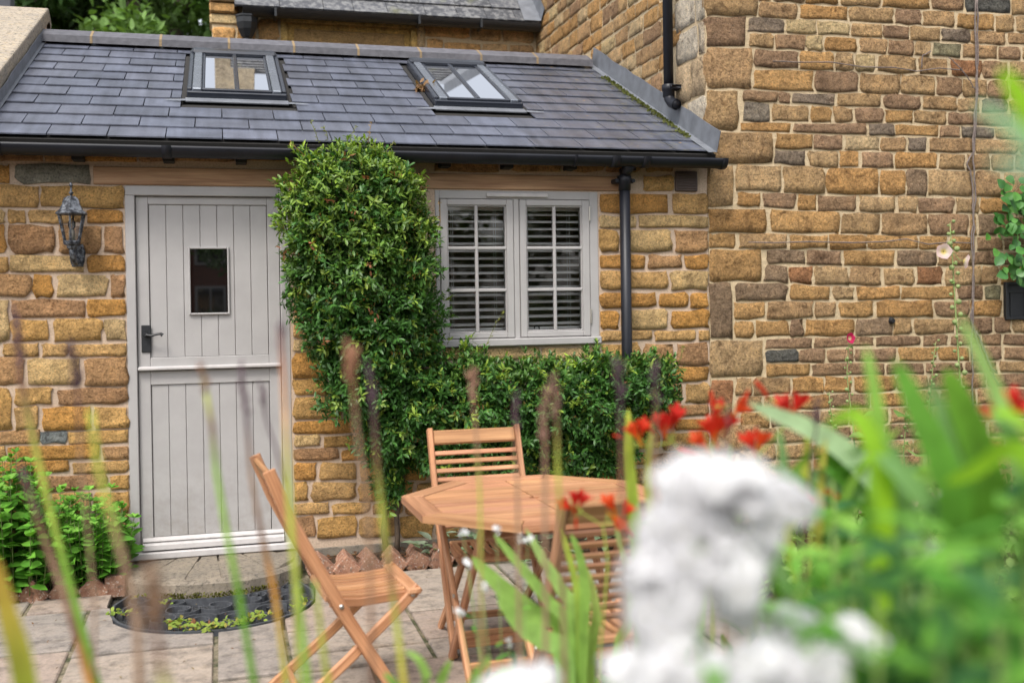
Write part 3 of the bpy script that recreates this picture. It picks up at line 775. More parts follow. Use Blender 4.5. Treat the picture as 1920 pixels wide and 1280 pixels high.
# ---- gutter, downpipe
GY, GZ, GR = -.178, 2.395, .056
gm = M(); n = 14; X0, X1 = XW0, 3.595
V = []; F = []
for x in (X0, X1):
    for r in (GR, GR-.004):
        for i in range(n+1):
            t = math.pi+math.pi*i/n
            V.append((x, GY+r*math.cos(t), GZ+r*math.sin(t)*1.08))
m_ = n+1
for i in range(n): F += [(i, i+1, 2*m_+i+1, 2*m_+i), (m_+i, 3*m_+i, 3*m_+i+1, m_+i+1)]
F += [(0, 2*m_, 3*m_, m_), (n, m_+n, 3*m_+n, 2*m_+n)]
gm.add(V, F)
for x in (X1,):
    V = [(x, GY+(GR+.004)*math.cos(math.pi+math.pi*i/n), GZ+(GR+.004)*math.sin(math.pi+math.pi*i/n)*1.08) for i in range(n+1)]
    V2 = [(x-.02, y, z) for _, y, z in V]
    gm.add(V+V2, [tuple(range(n+1))]+[(i, i+1, n+2+i, n+1+i) for i in range(n)])
gut = gm.build('gutter', BLACK, annexe, True)
for x, wd in ((.237, .05), (2.591, .018), (2.85, .05), (3.051, .05), (3.575, .03), (-.6, .02), (1.4, .03)):
    b_ = M(); V = []
    for xx in (x-wd/2, x+wd/2):
        for r in (GR+.005, GR+.001):
            for i in range(n+1):
                t = math.pi+math.pi*i/n; V.append((xx, GY+r*math.cos(t), GZ+r*math.sin(t)*1.08))
    F = []
    for i in range(n): F += [(i, i+1, 2*m_+i+1, 2*m_+i), (i, m_+i, m_+i+1, i+1), (2*m_+i, 2*m_+i+1, 3*m_+i+1, 3*m_+i)]
    b_.add(V, F); b_.box((x-.008, GY+.03, GZ-.04), (x+.008, -.001, GZ-.02), .002)
    b_.build('gutter_bracket', BLACK, gut, True)
fb = M(); fb.box((X0, -.118, 2.385), (XC-.01, -.105, 2.44), .002); fb.build('fascia', DARKGAP, annexe)
PX, PY_ = 2.955, -.085
dp = M(); dp.tube([(PX, PY_, .02), (PX, PY_, 2.26)], .0335, 16)
dpo = dp.build('downpipe', BLACK, annexe, True)
c = M(); c.lathe([(.030, 2.335), (.034, 2.33), (.030, 2.30), (.043, 2.29), (.043, 2.245), (.038, 2.24), (.038, 2.20)], (PX, PY_, 0), 18); c.tube([(PX, GY, 2.35), (PX, PY_, 2.30)], .034, 14); c.build('gutter_outlet', BLACK, dpo, True)
c = M(); c.box((PX-.062, PY_-.006, 2.245), (PX+.062, -.001, 2.275), .006); c.lathe([(.012, -.012), (.012, .0)], (PX-.055, PY_-.004, 2.26), 8, axis='y'); c.lathe([(.012, -.012), (.012, .0)], (PX+.055, PY_-.004, 2.26), 8, axis='y'); c.build('pipe_clip', BLACK, dpo)

# ---- stable door
door_f = M()
J = .052
door_f.box((DX0, -.004, .14), (DX0+J, .075, 2.145), .004); door_f.box((DX1-J, -.004, .14), (DX1, .075, 2.145), .004)
door_f.box((DX0, -.004, 2.145), (DX1, .075, 2.20), .004)
door_f.box((DX0+J, .045, .14), (DX0+J+.012, .075, 2.145), .002)
door = door_f.build('door', PAINT, annexe)
t_ = M(); t_.box((DX0-.006, -.04, .102), (DX1+.006, .09, .142), .006); t_.build('threshold', PAINT_PALE, door)
LX0, LX1 = DX0+J+.003, DX1-J-.003; YF = .022
def leaf(z0, z1, rail_t, rail_b, cut=None):
    s = M(); st = .066
    s.box((LX0, YF, z0), (LX0+st, YF+.04, z1), .003); s.build('stile', PAINT, door)
    s = M(); s.box((LX1-st, YF, z0), (LX1, YF+.04, z1), .003); s.build('stile', PAINT, door)
    s = M(); s.box((LX0+st, YF+.001, z1-rail_t), (LX1-st, YF+.04, z1), .003); s.build('rail', PAINT, door)
    s = M(); s.box((LX0+st, YF+.001, z0), (LX1-st, YF+.04, z0+rail_b), .003); s.build('rail', PAINT, door)
    xs = np.linspace(LX0+st+.002, LX1-st-.002, 8)
    for i in range(7):
        spans = [(z0+rail_b, z1-rail_t)]
        if cut and xs[i+1] > cut[0]+.02 and xs[i] < cut[1]-.02: spans = [(z0+rail_b, cut[2]), (cut[3], z1-rail_t)]
        if cut and xs[i] < cut[0] < xs[i+1] or cut and xs[i] < cut[1] < xs[i+1]:      # plank notched round the little pane
            x0, x1 = xs[i]+.0008, xs[i+1]-.0008; a, b = z0+rail_b, z1-rail_t
            if xs[i] < cut[0]: pg = [(x0, a), (x1, a), (x1, cut[2]), (cut[0], cut[2]), (cut[0], cut[3]), (x1, cut[3]), (x1, b), (x0, b)]
            else: pg = [(x0, a), (x1, a), (x1, b), (x0, b), (x0, cut[3]), (cut[1], cut[3]), (cut[1], cut[2]), (x0, cut[2])]
            k = len(pg); p = M(); p.add([(x, YF+.010, z) for x, z in pg]+[(x, YF+.035, z) for x, z in pg], [tuple(range(k))]+[(j+k, (j+1) % k+k, (j+1) % k, j) for j in range(k)])
            o_ = p.build('plank', PAINT, door); bv_ = o_.modifiers.new('bevel', 'BEVEL'); bv_.width = .003; bv_.segments = 1
            continue
        for (a, b) in spans:
            p = M(); x0, x1 = xs[i]+.0008, xs[i+1]-.0008
            p.box((x0, YF+.010, a), (x1, YF+.035, b), .003); p.build('plank', PAINT, door)
PW = (.345, .549, 1.480, 1.845)
leaf(1.163, 2.142, .045, .068, PW)
leaf(.155, 1.155, .078, .06)
pf = M()
x0, x1, z0, z1 = PW; e = .011
pf.box((x0-e, YF-.004, z0-e), (x0, YF+.03, z1+e), .003); pf.box((x1, YF-.004, z0-e), (x1+e, YF+.03, z1+e), .003); pf.box((x0, YF-.004, z1), (x1, YF+.03, z1+e), .003); pf.box((x0, YF-.006, z0-e), (x1, YF+.03, z0), .003)
pf.build('pane_beading', PAINT, door)
p = M(); p.box((x0, YF+.018, z0), (x1, YF+.024, z1), .0005); p.build('pane', DOORGLASS, door)
lg = M(); lg.box((LX0, -.012, 1.160), (LX1, YF+.005, 1.182), .006); lg.build('ledge', PAINT_PALE, door)
wbm = M(); V = [(LX0+.01, YF+.002, .215), (LX1, YF+.002, .215), (LX1, -.022, .178), (LX0+.01, -.022, .178), (LX1, -.024, .152), (LX0+.01, -.024, .152), (LX1, YF+.002, .152), (LX0+.01, YF+.002, .152)]
wbm.add(V, [(3, 2, 1, 0), (5, 4, 2, 3), (7, 6, 4, 5), (0, 7, 5, 3), (1, 2, 4, 6)]); wbm.box((LX0+.01, -.012, .196), (LX1, YF, .203), .002); wbm.build('weatherboard', PAINT_PALE, door)
h = M(); hx = .101; h.box((hx-.026, YF-.008, 1.262), (hx+.026, YF+.001, 1.416), .003)
h.lathe([(.016, -.012), (.013, -.03), (.011, -.035)], (hx, YF, 1.362), 10, axis='y')
h.tube([(hx, YF-.035, 1.362), (hx+.03, YF-.04, 1.357), (hx+.055, YF-.043, 1.364), (hx+.078, YF-.044, 1.368), (hx+.09, YF-.044, 1.358)], [.008, .0075, .007, .008, .011], 8)
h.lathe([(.007, -.009), (.007, -.0085)], (hx, YF, 1.31), 8, axis='y', col=(.2, .2, .2)); h.box((hx-.003, YF-.0095, 1.288), (hx+.003, YF-.008, 1.312), .001)
h.build('handle', BLACK_IRON, door, False)

# ---- casement window
wf = M()
wf.box((WX0, -.006, 1.29), (1.79, .08, WZ1), .003); wf.box((2.748, -.006, 1.29), (WX1, .08, WZ1), .003)
wf.box((1.79, -.006, 2.146), (2.748, .08, WZ1), .003); wf.box((2.254, -.005, 1.29), (2.289, .08, 2.146), .003)
win = wf.build('window', PAINT, annexe)
sb_ = M(); sb_.box((WX0-.0, -.045, 1.246), (WX1+.002, .08, 1.292), .006); sb_.build('sill', PAINT, win)
tv = M(); tv.box((2.082, -.022, 2.157), (2.474, -.004, 2.182), .004); tv.build('trickle_vent', PAINT_PALE, win)
for (sx0, sx1, gx0, gx1, bx) in ((1.793, 2.251, 1.836, 2.207, 2.018), (2.292, 2.745, 2.333, 2.698, 2.516)):
    zb, zt, gb, gt = 1.296, 2.143, 1.331, 2.106
    s = M(); s.box((sx0, -.012, zb), (gx0, .05, zt), .004); s.box((gx1, -.012, zb), (sx1, .05, zt), .004); s.box((gx0, -.012, gt), (gx1, .05, zt), .004); s.box((gx0, -.012, zb), (gx1, .05, gb), .004)
    e = .008
    s.box((gx0, -.004, gb), (gx0+e, .04, gt), .003); s.box((gx1-e, -.004, gb), (gx1, .04, gt), .003); s.box((gx0, -.004, gt-e), (gx1, .04, gt), .003); s.box((gx0, -.004, gb), (gx1, .04, gb+e), .003)
    s.build('sash', PAINT, win)
    g_ = M(); g_.box((bx-.010, -.008, gb), (bx+.010, .012, gt), .004); g_.build('glazing_bar', PAINT, win)
    for z in (1.846, 1.588):
        g_ = M(); g_.box((gx0, -.006, z-.010), (gx1, .010, z+.010), .004); g_.build('glazing_bar', PAINT, win)
    zz = [gb, 1.588, 1.846, gt]
    for (a, b) in ((gx0, bx), (bx, gx1)):
        for k in range(3):
            p = M(); p.box((a, .0125, zz[k]), (b, .0165, zz[k+1]), .0002); p.build('pane', GLASS, win)
for z0, z1 in ((2.06-.045, 2.06+.045), (1.42-.045, 1.42+.045)):
    p = M(); p.lathe([(.006, z0), (.006, z1)], (2.747, -.014, 0), 8); p.build('hinge', BRASS, win)
lt_ = M(); lt_.tube([(2.385, .03, 1.345), (2.39, .03, 1.36), (2.405, .03, 1.364), (2.418, .03, 1.356), (2.42, .03, 1.343)], .004, 6); lt_.build('stay', BLACK_IRON, win)
def blind(x0, x1, label):
    bl = thing('venetian_blind', label, 'blind', ((x0+x1)/2, .115, 2.10), 0, 'venetian blinds in the window')
    hd = M(); hd.box((x0, .095, 2.085), (x1, .15, 2.13), .003); hd.build('headrail', BLINDW, bl)
    k = 0; z = 1.378
    while z < 2.08:
        s = M(); s.bar((x0, .100, z), (x1, .100, z), .05, .004, (0, 1, .30), .0015); s.build('slat', BLINDW, bl); z += .0455
    s = M(); s.box((x0, .09, 1.338), (x1, .14, 1.356), .003); s.build('bottom_rail', BLINDW, bl)
    for xx in (x0+.09, x1-.10):
        for yy in (.089, .141):
            s = M(); s.tube([(xx, yy, 1.35), (xx, yy, 2.09)], .0012, 4); s.build('cord', BLINDW, bl)
blind(1.80, 2.262, 'white slatted blind behind the left casement beside the green shrub')
blind(2.281, 2.745, 'white slatted blind behind the right casement with visible hinges')

# ---- step
stp = M()
n = 24; ring = []
for i in range(n+1):
    t = math.pi*i/n; r = 1+RNG.uniform(-.02, .02)
    ring.append((.447-.485*math.cos(t)*r, -.08-.455*math.sin(t)**.75*r))
ring = [(-.04, -.002)]+ring+[(.935, -.002)]
k = len(ring)
V = [(.447+(x-.447)*.96, y*.955 if y < -.1 else y, .090+RNG.uniform(-.006, .003)-(.008 if y < -.3 else 0)) for x, y in ring]+[(x, y, .066) for x, y in ring]+[(x, y, -.05) for x, y in ring]+[(.447, -.15, .094), (.3, -.3, .09), (.6, -.3, .091)]
F = [(i+k, (i+1)+k, (i+1), i) for i in range(k-1)]+[(i+2*k, (i+1)+2*k, (i+1)+k, i+k) for i in range(k-1)]
F += [(i, i+1, 3*k) for i in range(k-1)]
stp.add(V, F); st_ = stp.build('door_step', STEPM, smooth=False); tag(st_, 'worn rounded stone doorstep under the grey stable door', 'step')
edges = [.06, .22, .40, .53, .72, .94]; o_ = (.447, .42)
for a, b in zip(edges[:-1], edges[1:]):
    arc_ = [(.447-.455*math.cos(math.pi*u), -.07-.415*math.sin(math.pi*u)**.75) for u in np.linspace(a+.0035, b-.0035, 6)]
    ft = [(o_[0]+(p[0]-o_[0])*f, o_[1]+(p[1]-o_[1])*f) for p in (arc_[-1], arc_[0]) for f in ((o_[1]+.02)/(o_[1]-p[1]),)]
    poly = [(x+RNG.uniform(-.005, .005), y+RNG.uniform(-.006, .006)) for x, y in arc_]+ft; k = len(poly); h_ = .100+RNG.uniform(-.003, .002)
    cx_ = sum(p[0] for p in poly)/k; cy_ = sum(p[1] for p in poly)/k
    m_ = M(); m_.add([(x, y, .08) for x, y in poly]+[(cx_+(x-cx_)*.95, cy_+(y-cy_)*.95, h_-(.012 if y < -.35 else 0)) for x, y in poly], [tuple(range(k, 2*k))]+[(j, (j+1) % k, k+(j+1) % k, k+j) for j in range(k)]); m_.build('step_stone', STEPM, st_)

# ================================================================== TALL STONE HOUSE (right)
house = thing('stone_house', 'tall old ironstone house wall with cream lime mortar on the right', 'building', (5, 1, 0))
HX1, HZ1, HY1 = 8.0, 5.2, 6.0
hb = M(); hb.box((XC+.004, .0, -.05), (HX1, .4, HZ1), .001); hb.box((XC+.004, .4, 0), (XC+.4, HY1, HZ1), .001)
hb.build('wall', MORTAR_OLD, house)
H_N = [(0.49, 0.32, 0.163), (0.454, 0.291, 0.149), (0.518, 0.348, 0.185), (0.469, 0.298, 0.156)]
H_O = [(0.524, 0.31, 0.131), (0.511, 0.29, 0.117)]
H_B = [(0.392, 0.248, 0.144), (0.352, 0.224, 0.136)]
H_P = [(0.572, 0.429, 0.234), (0.546, 0.403, 0.234)]
H_D = [(0.266, 0.205, 0.152), (0.228, 0.19, 0.148)]
H_G = [(.29, .26, .16)]; H_V = [(.32, .22, .14)]; H_R = [(.36, .18, .09)]; H_K = [(.15, .145, .13)]
H_W = [(.60, .50, .38), (.56, .42, .27), (.64, .56, .45)]
PAL = dict(w=H_W, n=H_N, o=H_O, b=H_B, p=H_P, d=H_D, g=H_G, v=H_V, r=H_R, k=H_K)
def h_col(c=None):
    if c is None: c = RNG.choices('nobpd', [6, 2.5, 2.5, .8, .5])[0]
    k = RNG.uniform(.88, 1.12); return tuple(x*k for x in RNG.choice(PAL[c]))
BEDS = [[(1340, -36), (1640, -26), (1900, -16)], [(1420, 3), (1640, 13), (1900, 30)], [(1420, 33), (1640, 44), (1900, 61)], [(1403, 60), (1640, 72), (1900, 87)], [(1403, 90), (1640, 102), (1900, 115)], [(1415, 128), (1640, 136), (1900, 151)],
        [(1412, 167), (1500, 175), (1640, 175), (1900, 187)], [(1392, 191), (1640, 203), (1900, 214)], [(1390, 229), (1640, 230), (1900, 239)], [(1340, 245), (1640, 255), (1900, 261)], [(1455, 280), (1640, 284), (1900, 289)],
        [(1360, 307), (1450, 308), (1540, 314), (1640, 316), (1900, 321)], [(1390, 359), (1640, 367), (1900, 371)], [(1380, 386), (1450, 390), (1520, 397), (1640, 398), (1900, 403)], [(1340, 436), (1640, 440), (1900, 443)], [(1340, 467), (1900, 470)],
        [(1430, 495), (1640, 500), (1900, 497)], [(1425, 528), (1520, 534), (1640, 536), (1900, 534)], [(1376, 565), (1640, 562), (1900, 562)], [(1376, 600), (1640, 595), (1900, 594)], [(1340, 636), (1640, 629), (1900, 624)], [(1434, 655), (1640, 650), (1900, 648)],
        [(1434, 682), (1640, 680), (1900, 675)], [(1340, 708), (1640, 703), (1900, 698)], [(1380, 742), (1640, 735), (1900, 725)], [(1380, 772), (1640, 765), (1900, 755)], [(1340, 805), (1900, 785)], [(1340, 836), (1900, 816)], [(1340, 868), (1900, 846)], [(1340, 902), (1900, 876)], [(1340, 936), (1900, 908)]]
CRS = [([1421, 1447, 1508, 1575, 1652, 1743, 1808, 1896, 1960], 'nbonobkn'), ([1421, 1497, 1590, 1676, 1728, 1792, 1830, 1865, 1902, 1960], 'nonbnoonn'), ([1401, 1473, 1530, 1595, 1653, 1704, 1763, 1819, 1886, 1950], 'dppnbndnn'),
       ([1403, 1450, 1511, 1543, 1608, 1665, 1713, 1746, 1803, 1871, 1915, 1965], 'nbponbngnbn'), ([1412, 1497, 1566, 1602, 1644, 1719, 1778, 1840, 1891, 1960], 'bonpnnrbn'), ([1412, 1527, 1611, 1688, 1753, 1805, 1851, 1893, 1960], 'obnnbnbn'),
       ([1390, 1458, 1483, 1567, 1654, 1728, 1793, 1839, 1889, 1950], 'bbdnbnndn'), ([1390, 1445, 1518, 1560, 1600, 1658, 1712, 1776, 1828, 1900, 1960], 'dnonbonbbn'), ([1386, 1485, 1626, 1678, 1761, 1800, 1864, 1940], 'obdobdn'),
       ([1453, 1523, 1583, 1650, 1701, 1740, 1825, 1912, 1980], 'obpndnnn'), ([1450, 1512, 1573, 1613, 1676, 1760, 1810, 1857, 1901, 1960], 'dnobonnnn'), ([1378, 1466, 1546, 1648, 1697, 1738, 1827, 1878, 1950], 'nnoovnnn'),
       ([1382, 1427, 1494, 1530, 1607, 1680, 1721, 1790, 1836, 1900, 1960], 'obobnnbnon'), ([1441, 1577, 1650, 1738, 1817, 1832, 1870, 1950], 'onnbnvn'), ([1385, 1478, 1552, 1625, 1721, 1778, 1830, 1880, 1950], 'nooooobb'),
       ([1436, 1511, 1578, 1679, 1756, 1821, 1880, 1960], 'vbovnbb'), ([1431, 1479, 1524, 1592, 1654, 1716, 1769, 1840, 1872, 1930], 'vrnnnrnno'), ([1375, 1479, 1558, 1604, 1687, 1793, 1846, 1879], 'vonoobg'),
       ([1375, 1436, 1526, 1569, 1639, 1751, 1818, 1879], 'onnoobo'), ([1374, 1415, 1480, 1508, 1604, 1674, 1711, 1793, 1861, 1897, 1960], 'oobovnnbbn'), ([1433, 1525, 1639, 1728, 1779, 1839, 1880, 1950], 'bbbbbbb'),
       ([1433, 1497, 1549, 1600, 1682, 1756, 1818, 1880, 1950], 'kbbboobb'), ([1433, 1521, 1660, 1734, 1807, 1870, 1940], 'obbbbn'), ([1378, 1409, 1483, 1545, 1597, 1680, 1740, 1800, 1850, 1930], 'nnooonbnb'), ([1380, 1430, 1491, 1554, 1630, 1700, 1760, 1830, 1900, 1960], 'nnobonbnb')]
hs_specs = []      # (quad, colour code, normal)
def bed_y(bd, x):
    xs = [p[0] for p in bd]; ys = [p[1] for p in bd]
    if x <= xs[0]: return ys[0]+(x-xs[0])*.02
    if x >= xs[-1]: return ys[-1]+(x-xs[-1])*.03
    return float(np.interp(x, xs, ys))
def h_px(x0, x1, ta, tb, c, quoin=False):
    """stone between joints x0,x1 with top edge y=ta(x) and bottom edge y=tb(x), in photograph pixels"""
    gx_, gy_ = 2.0+RNG.uniform(-.3, 1.0), 1.7+RNG.uniform(-.3, .8)
    a, b = x0+gx_+RNG.uniform(-1, 1.2), x1-gx_+RNG.uniform(-1.2, 1)
    q = [onY(a+RNG.uniform(-1.5, 1.5), tb(a)-gy_, 0), onY(b+RNG.uniform(-1.5, 1.5), tb(b)-gy_, 0), onY(b, ta(b)+gy_, 0), onY(a, ta(a)+gy_, 0)]
    if quoin: q[0][0] = q[3][0] = XC+.002
    hs_specs.append((q, c, (0, -1, 0)))
for i, (js, cs) in enumerate(CRS):
    ta = lambda x, i=i: bed_y(BEDS[i], x); tb = lambda x, i=i: bed_y(BEDS[i+1], x)
    for a, b, c in zip(js[:-1], js[1:], cs): h_px(a, b, ta, tb, c)
for i in range(25, 30):
    x = 1375+RNG.uniform(0, 40)
    while x < 1950:
        b = x+RNG.uniform(50, 100); h_px(x, b, lambda q, i=i: bed_y(BEDS[i], q), lambda q, i=i: bed_y(BEDS[i+1], q), None); x = b
cst = lambda v: (lambda x: v)
for (x0, x1, y0, y1, c) in ((1333, 1421, -34, 31, 'n'), (1335, 1402, 31, 89, 'b'), (1333, 1413, 89, 167, 'n'), (1334, 1386, 168, 246, 'n'), (1338, 1451, 245, 308, 'n'), (1335, 1376, 309, 388, 'n'), (1333, 1439, 390, 437, 'o'), (1333, 1380, 437, 467, 'o'), (1333, 1432, 466, 528, 'o'),
                            (1333, 1373, 528, 636, 'v'), (1334, 1431, 636, 708, 'n'), (1335, 1378, 710, 792, 'r'), (1335, 1425, 793, 850, 'n'), (1335, 1380, 850, 930, 'n')):
    h_px(x0, x1, cst(y0), cst(y1), c, True)
# courses above and to the right of the frame, and the side wall over the annexe roof
def h_wall(x0, x1, z0, z1, place, nrm, hmin=.085, hmax=.14, lmin=.16, lmax=.34, skip=None, codes=None):
    z = z0
    while z < z1:
        h = RNG.uniform(hmin, hmax); x = x0+RNG.uniform(0, .01); first = True
        while x < x1-.05:
            l = RNG.uniform(lmin, lmax)*(1.0 if not first else RNG.uniform(.6, 1)); first = False
            b = min(x+l, x1)
            if x1-b < .09: b = x1
            g_ = .009
            q = [place(x+g_, z+g_), place(b-g_, z+g_), place(b-g_, z+h-g_), place(x+g_, z+h-g_)]
            if skip is None or not skip((x+b)/2, z+h/2): hs_specs.append(([np.array(p) for p in q], codes and RNG.choice(codes), nrm))
            x = b
        z += h
h_wall(XC+.05, 6.15, 3.66, 4.1, lambda x, z: (x, 0, z), (0, -1, 0))
h_wall(6.22, 7.0, .3, 3.6, lambda x, z: (x, 0, z), (0, -1, 0))
def under_roof(y, z): return z < EZ+(y-EY)*SLOPE+.07 and y < RY+.2 or z < 2.6 or (y > RY and z < RZ-(y-RY)*SLOPE)
h_wall(-HY1, -.02, 2.6, 5.1, lambda x, z: (XC+.004, -x, z), (-1, 0, 0), .10, .17, .15, .34, lambda x, z: under_roof(-x, z) or -x > 4.2 or -x < .47, 'nnnoobp')
h_wall(-.47, -.004, 2.6, 5.1, lambda x, z: (XC+.004, -x, z), (-1, 0, 0), .20, .34, .24, .46, lambda x, z: under_roof(-x, z), 'wwn')
hs_specs.sort(key=lambda s: -(np.linalg.norm(s[0][1]-s[0][0])*np.linalg.norm(s[0][3]-s[0][0]))*(1 if s[0][0][0] < 6.1 and s[0][0][2] < 3.7 or s[2][0] else .1))
rest = M(); cnt = 0
for q, c, nr in hs_specs:
    big = np.linalg.norm(q[3]-q[0]) > .17
    args = (q, RNG.uniform(.004, .010), .05, .0035, nr, h_col(c))
    if cnt < 299:
        stone_mesh(*args).build('stone', STONE_OLD, house, True); cnt += 1
    else: stone_mesh(*args, mb=rest)
rest.build('remaining_stones', STONE_OLD, house, True, kind='stuff')
# black vent grille at the right edge
vm = M(); vx0, vx1, vz0, vz1 = 5.828, 6.02, 1.335, 1.60
vm.box((vx0, -.03, vz0), (vx0+.02, .02, vz1), .003); vm.box((vx1-.02, -.03, vz0), (vx1, .02, vz1), .003); vm.box((vx0+.02, -.03, vz1-.02), (vx1-.02, .02, vz1), .003); vm.box((vx0+.02, -.03, vz0), (vx1-.02, .02, vz0+.02), .003); vm.box((vx0+.02, -.012, vz0+.02), (vx1-.02, .02, vz1-.02), .002)
vm.box((vx0+.03, -.02, vz1-.075), (vx1-.03, -.012, vz1-.06), .002); vm.box((vx0+.045, -.02, vz0+.03), (vx0+.055, -.012, vz1-.08), .002)
vm.build('wall_vent', BLACK_IRON, house)
hk = M(); p0 = onY(1672, 601, -.01); hk.lathe([(.022, .02), (.024, -.01), (.014, -.03)], (p0[0], 0, p0[2]), 10, axis='y'); hk.build('iron_plug', BLACK_IRON, house)
# rainwater pipe down the side wall, ending in an open shoe over the annexe roof
up = M(); ux, uy = 3.49, .43
up.tube([(ux, uy, 2.93), (ux, uy, HZ1)], .034, 16); upo = up.build('downpipe', BLACK, house, True)
c = M(); c.lathe([(.036, 2.985), (.047, 2.98), (.047, 2.94), (.041, 2.935), (.041, 2.90), (.036, 2.895)], (ux, uy, 0), 18)
c.box((ux-.01, uy-.065, 2.945), (XC, uy+.03, 2.975), .005); c.build('pipe_collar', BLACK, upo, True)
c = M(); c.tube([(ux, uy, 2.93), (ux, uy-.005, 2.885), (ux+.005, uy-.045, 2.85), (ux+.012, uy-.10, 2.828)], [.034, .036, .037, .037], 16, cap=False); c.tube([(ux+.012, uy-.098, 2.829), (ux+.005, uy-.045, 2.85)], .031, 16, (0, 0, 0), cap=True); c.build('pipe_shoe', BLACK, upo, True)

# ---- twisted old climber stems on the house wall
def vine(label, paths, r=.008):
    v_ = thing('climber_stem', label, 'climber', tuple(onY(*paths[0][-1], -.03)), 0, 'dry stems on the house wall')
    for pth in paths:
        pts = [onY(x, y, -.022-.012*RNG.random()) for x, y in pth]
        fine = []
        for a, b in zip(pts[:-1], pts[1:]):
            for k in range(6): fine.append(a+(b-a)*k/6+np.array([RNG.gauss(0, .0035), RNG.gauss(0, .002), 0]))
        fine.append(pts[-1]); m_ = M(); m_.tube(fine, [r*RNG.uniform(.8, 1.2) for _ in fine], 6); m_.build('stem', WIRE, v_, True)
vine('twisted bare climber stems running up the house wall beside the black vent', [[(1832, -5), (1834, 100), (1828, 200), (1824, 290), (1830, 360), (1822, 450), (1826, 540), (1820, 600), (1833, 640), (1850, 690), (1872, 722)],
      [(1829, -5), (1830, 120), (1832, 210), (1826, 285), (1813, 305), (1822, 330), (1826, 400), (1825, 480), (1824, 560), (1822, 610), (1845, 650), (1862, 700), (1868, 715)], [(1826, 560), (1822, 640), (1824, 700), (1822, 790)], [(1830, 620), (1846, 660), (1858, 690), (1870, 700)]], .0062)
vine('thin wire-like runner across the house wall near the top', [[(1450, 115), (1500, 117), (1560, 117), (1620, 126), (1680, 127), (1720, 134), (1760, 128), (1805, 132)], [(1780, 108), (1800, 128), (1815, 145), (1822, 160), (1829, 168)], [(1745, 97), (1730, 105), (1727, 128)]], .004)
vine('thin wire-like runner across the house wall at window height', [[(1403, 454), (1450, 455), (1520, 453), (1600, 455), (1660, 453), (1700, 448), (1740, 458), (1780, 454), (1824, 456)]], .004)

# ================================================================== REAR HOUSE
rh = thing('rear_house', 'golden stone house behind the annexe ridge with lichened slates and black gutter', 'building', (2, 5, 0))
RHX, RHY = .47, 3.782
rw = M(); rw.box((RHX, RHY, 0), (XC, RHY+.4, 4.28), .001); rw.box((RHX, RHY+.4, 0), (RHX+.4, 9.6, 4.2), .001); rw.build('wall', MORTAR_OLD, rh)
def r_stone(x0, x1, y0, y1, c='o'):
    q = [onY(x0, y1, RHY), onY(x1, y1, RHY), onY(x1, y0, RHY), onY(x0, y0, RHY)]
    z0 = (q[0][2]+q[1][2])/2; z1 = (q[2][2]+q[3][2])/2
    q = [(q[0][0], RHY, z0), (q[1][0], RHY, z0), (q[1][0], RHY, z1), (q[0][0], RHY, z1)]
    stone_mesh(q, .012, .12, .007, tintc=tuple(min(.75, x*1.25) for x in h_col(c))).build('stone', STONE, rh, True)
for x0, x1, y0, y1, c in ((399, 440, 52, 78, 'o'), (444, 480, 52, 78, 'o'), (484, 522, 36, 80, 'o'), (399, 436, 80, 100, 'n'), (440, 526, 84, 105, 'o'), (797, 880, 46, 70, 'o'), (884, 938, 50, 78, 'n'), (944, 1000, 54, 80, 'n'), (800, 830, 74, 92, 'o'), (834, 900, 82, 95, 'o'), (904, 950, 84, 97, 'n'), (956, 1000, 86, 99, 'n'), (776, 796, 48, 88, 'p'),
                          (840, 920, 97, 112, 'o'), (925, 1000, 101, 115, 'n'), (780, 836, 95, 110, 'o')):
    r_stone(x0, x1, y0, y1, c)
# corbelled kneeler at the gable corner
for k, (dz, e) in enumerate(((0, .02), (.10, .045), (.20, .07), (.30, .095), (.40, .12))):
    m_ = M(); m_.box((RHX-.02, RHY-e, 4.085+dz), (RHX+.235, RHY+.3, 4.175+dz), .015, h_col('o' if k % 2 else 'p')); m_.build('kneeler_stone', STONE, rh)
# blind stone window surround
W0, W1, WB, WT = 1.085, 2.36, 3.70, 4.13
ws = M(); ws.box((W0, RHY-.05, WT-.0), (W1, RHY+.05, WT+.035), .008, (.62, .42, .16)); s_ = ws.build('window', STONE, rh)
for (a, b, c_, d, yy, col) in ((W0, W0+.06, WB, WT, .045, (.60, .40, .14)), (W1-.06, W1, WB, WT, .045, (.60, .40, .14)), (W0+.062, W0+.12, WB, WT-.055, .02, (.56, .36, .12)), (W1-.12, W1-.062, WB, WT-.055, .02, (.56, .36, .12)), (W0+.062, W1-.062, WT-.053, WT-.002, .02, (.56, .36, .12))):
    m_ = M(); m_.box((a, RHY-yy, c_), (b, RHY+.05, d), .006, col); m_.build('jamb' if d-c_ > .2 else 'head', STONE, s_)
m_ = M(); m_.box((W0+.12, RHY-.004, WB), (W1-.12, RHY+.04, WT-.056), .003, (.42, .27, .12)); m_.build('infill_stone', STONE, s_)
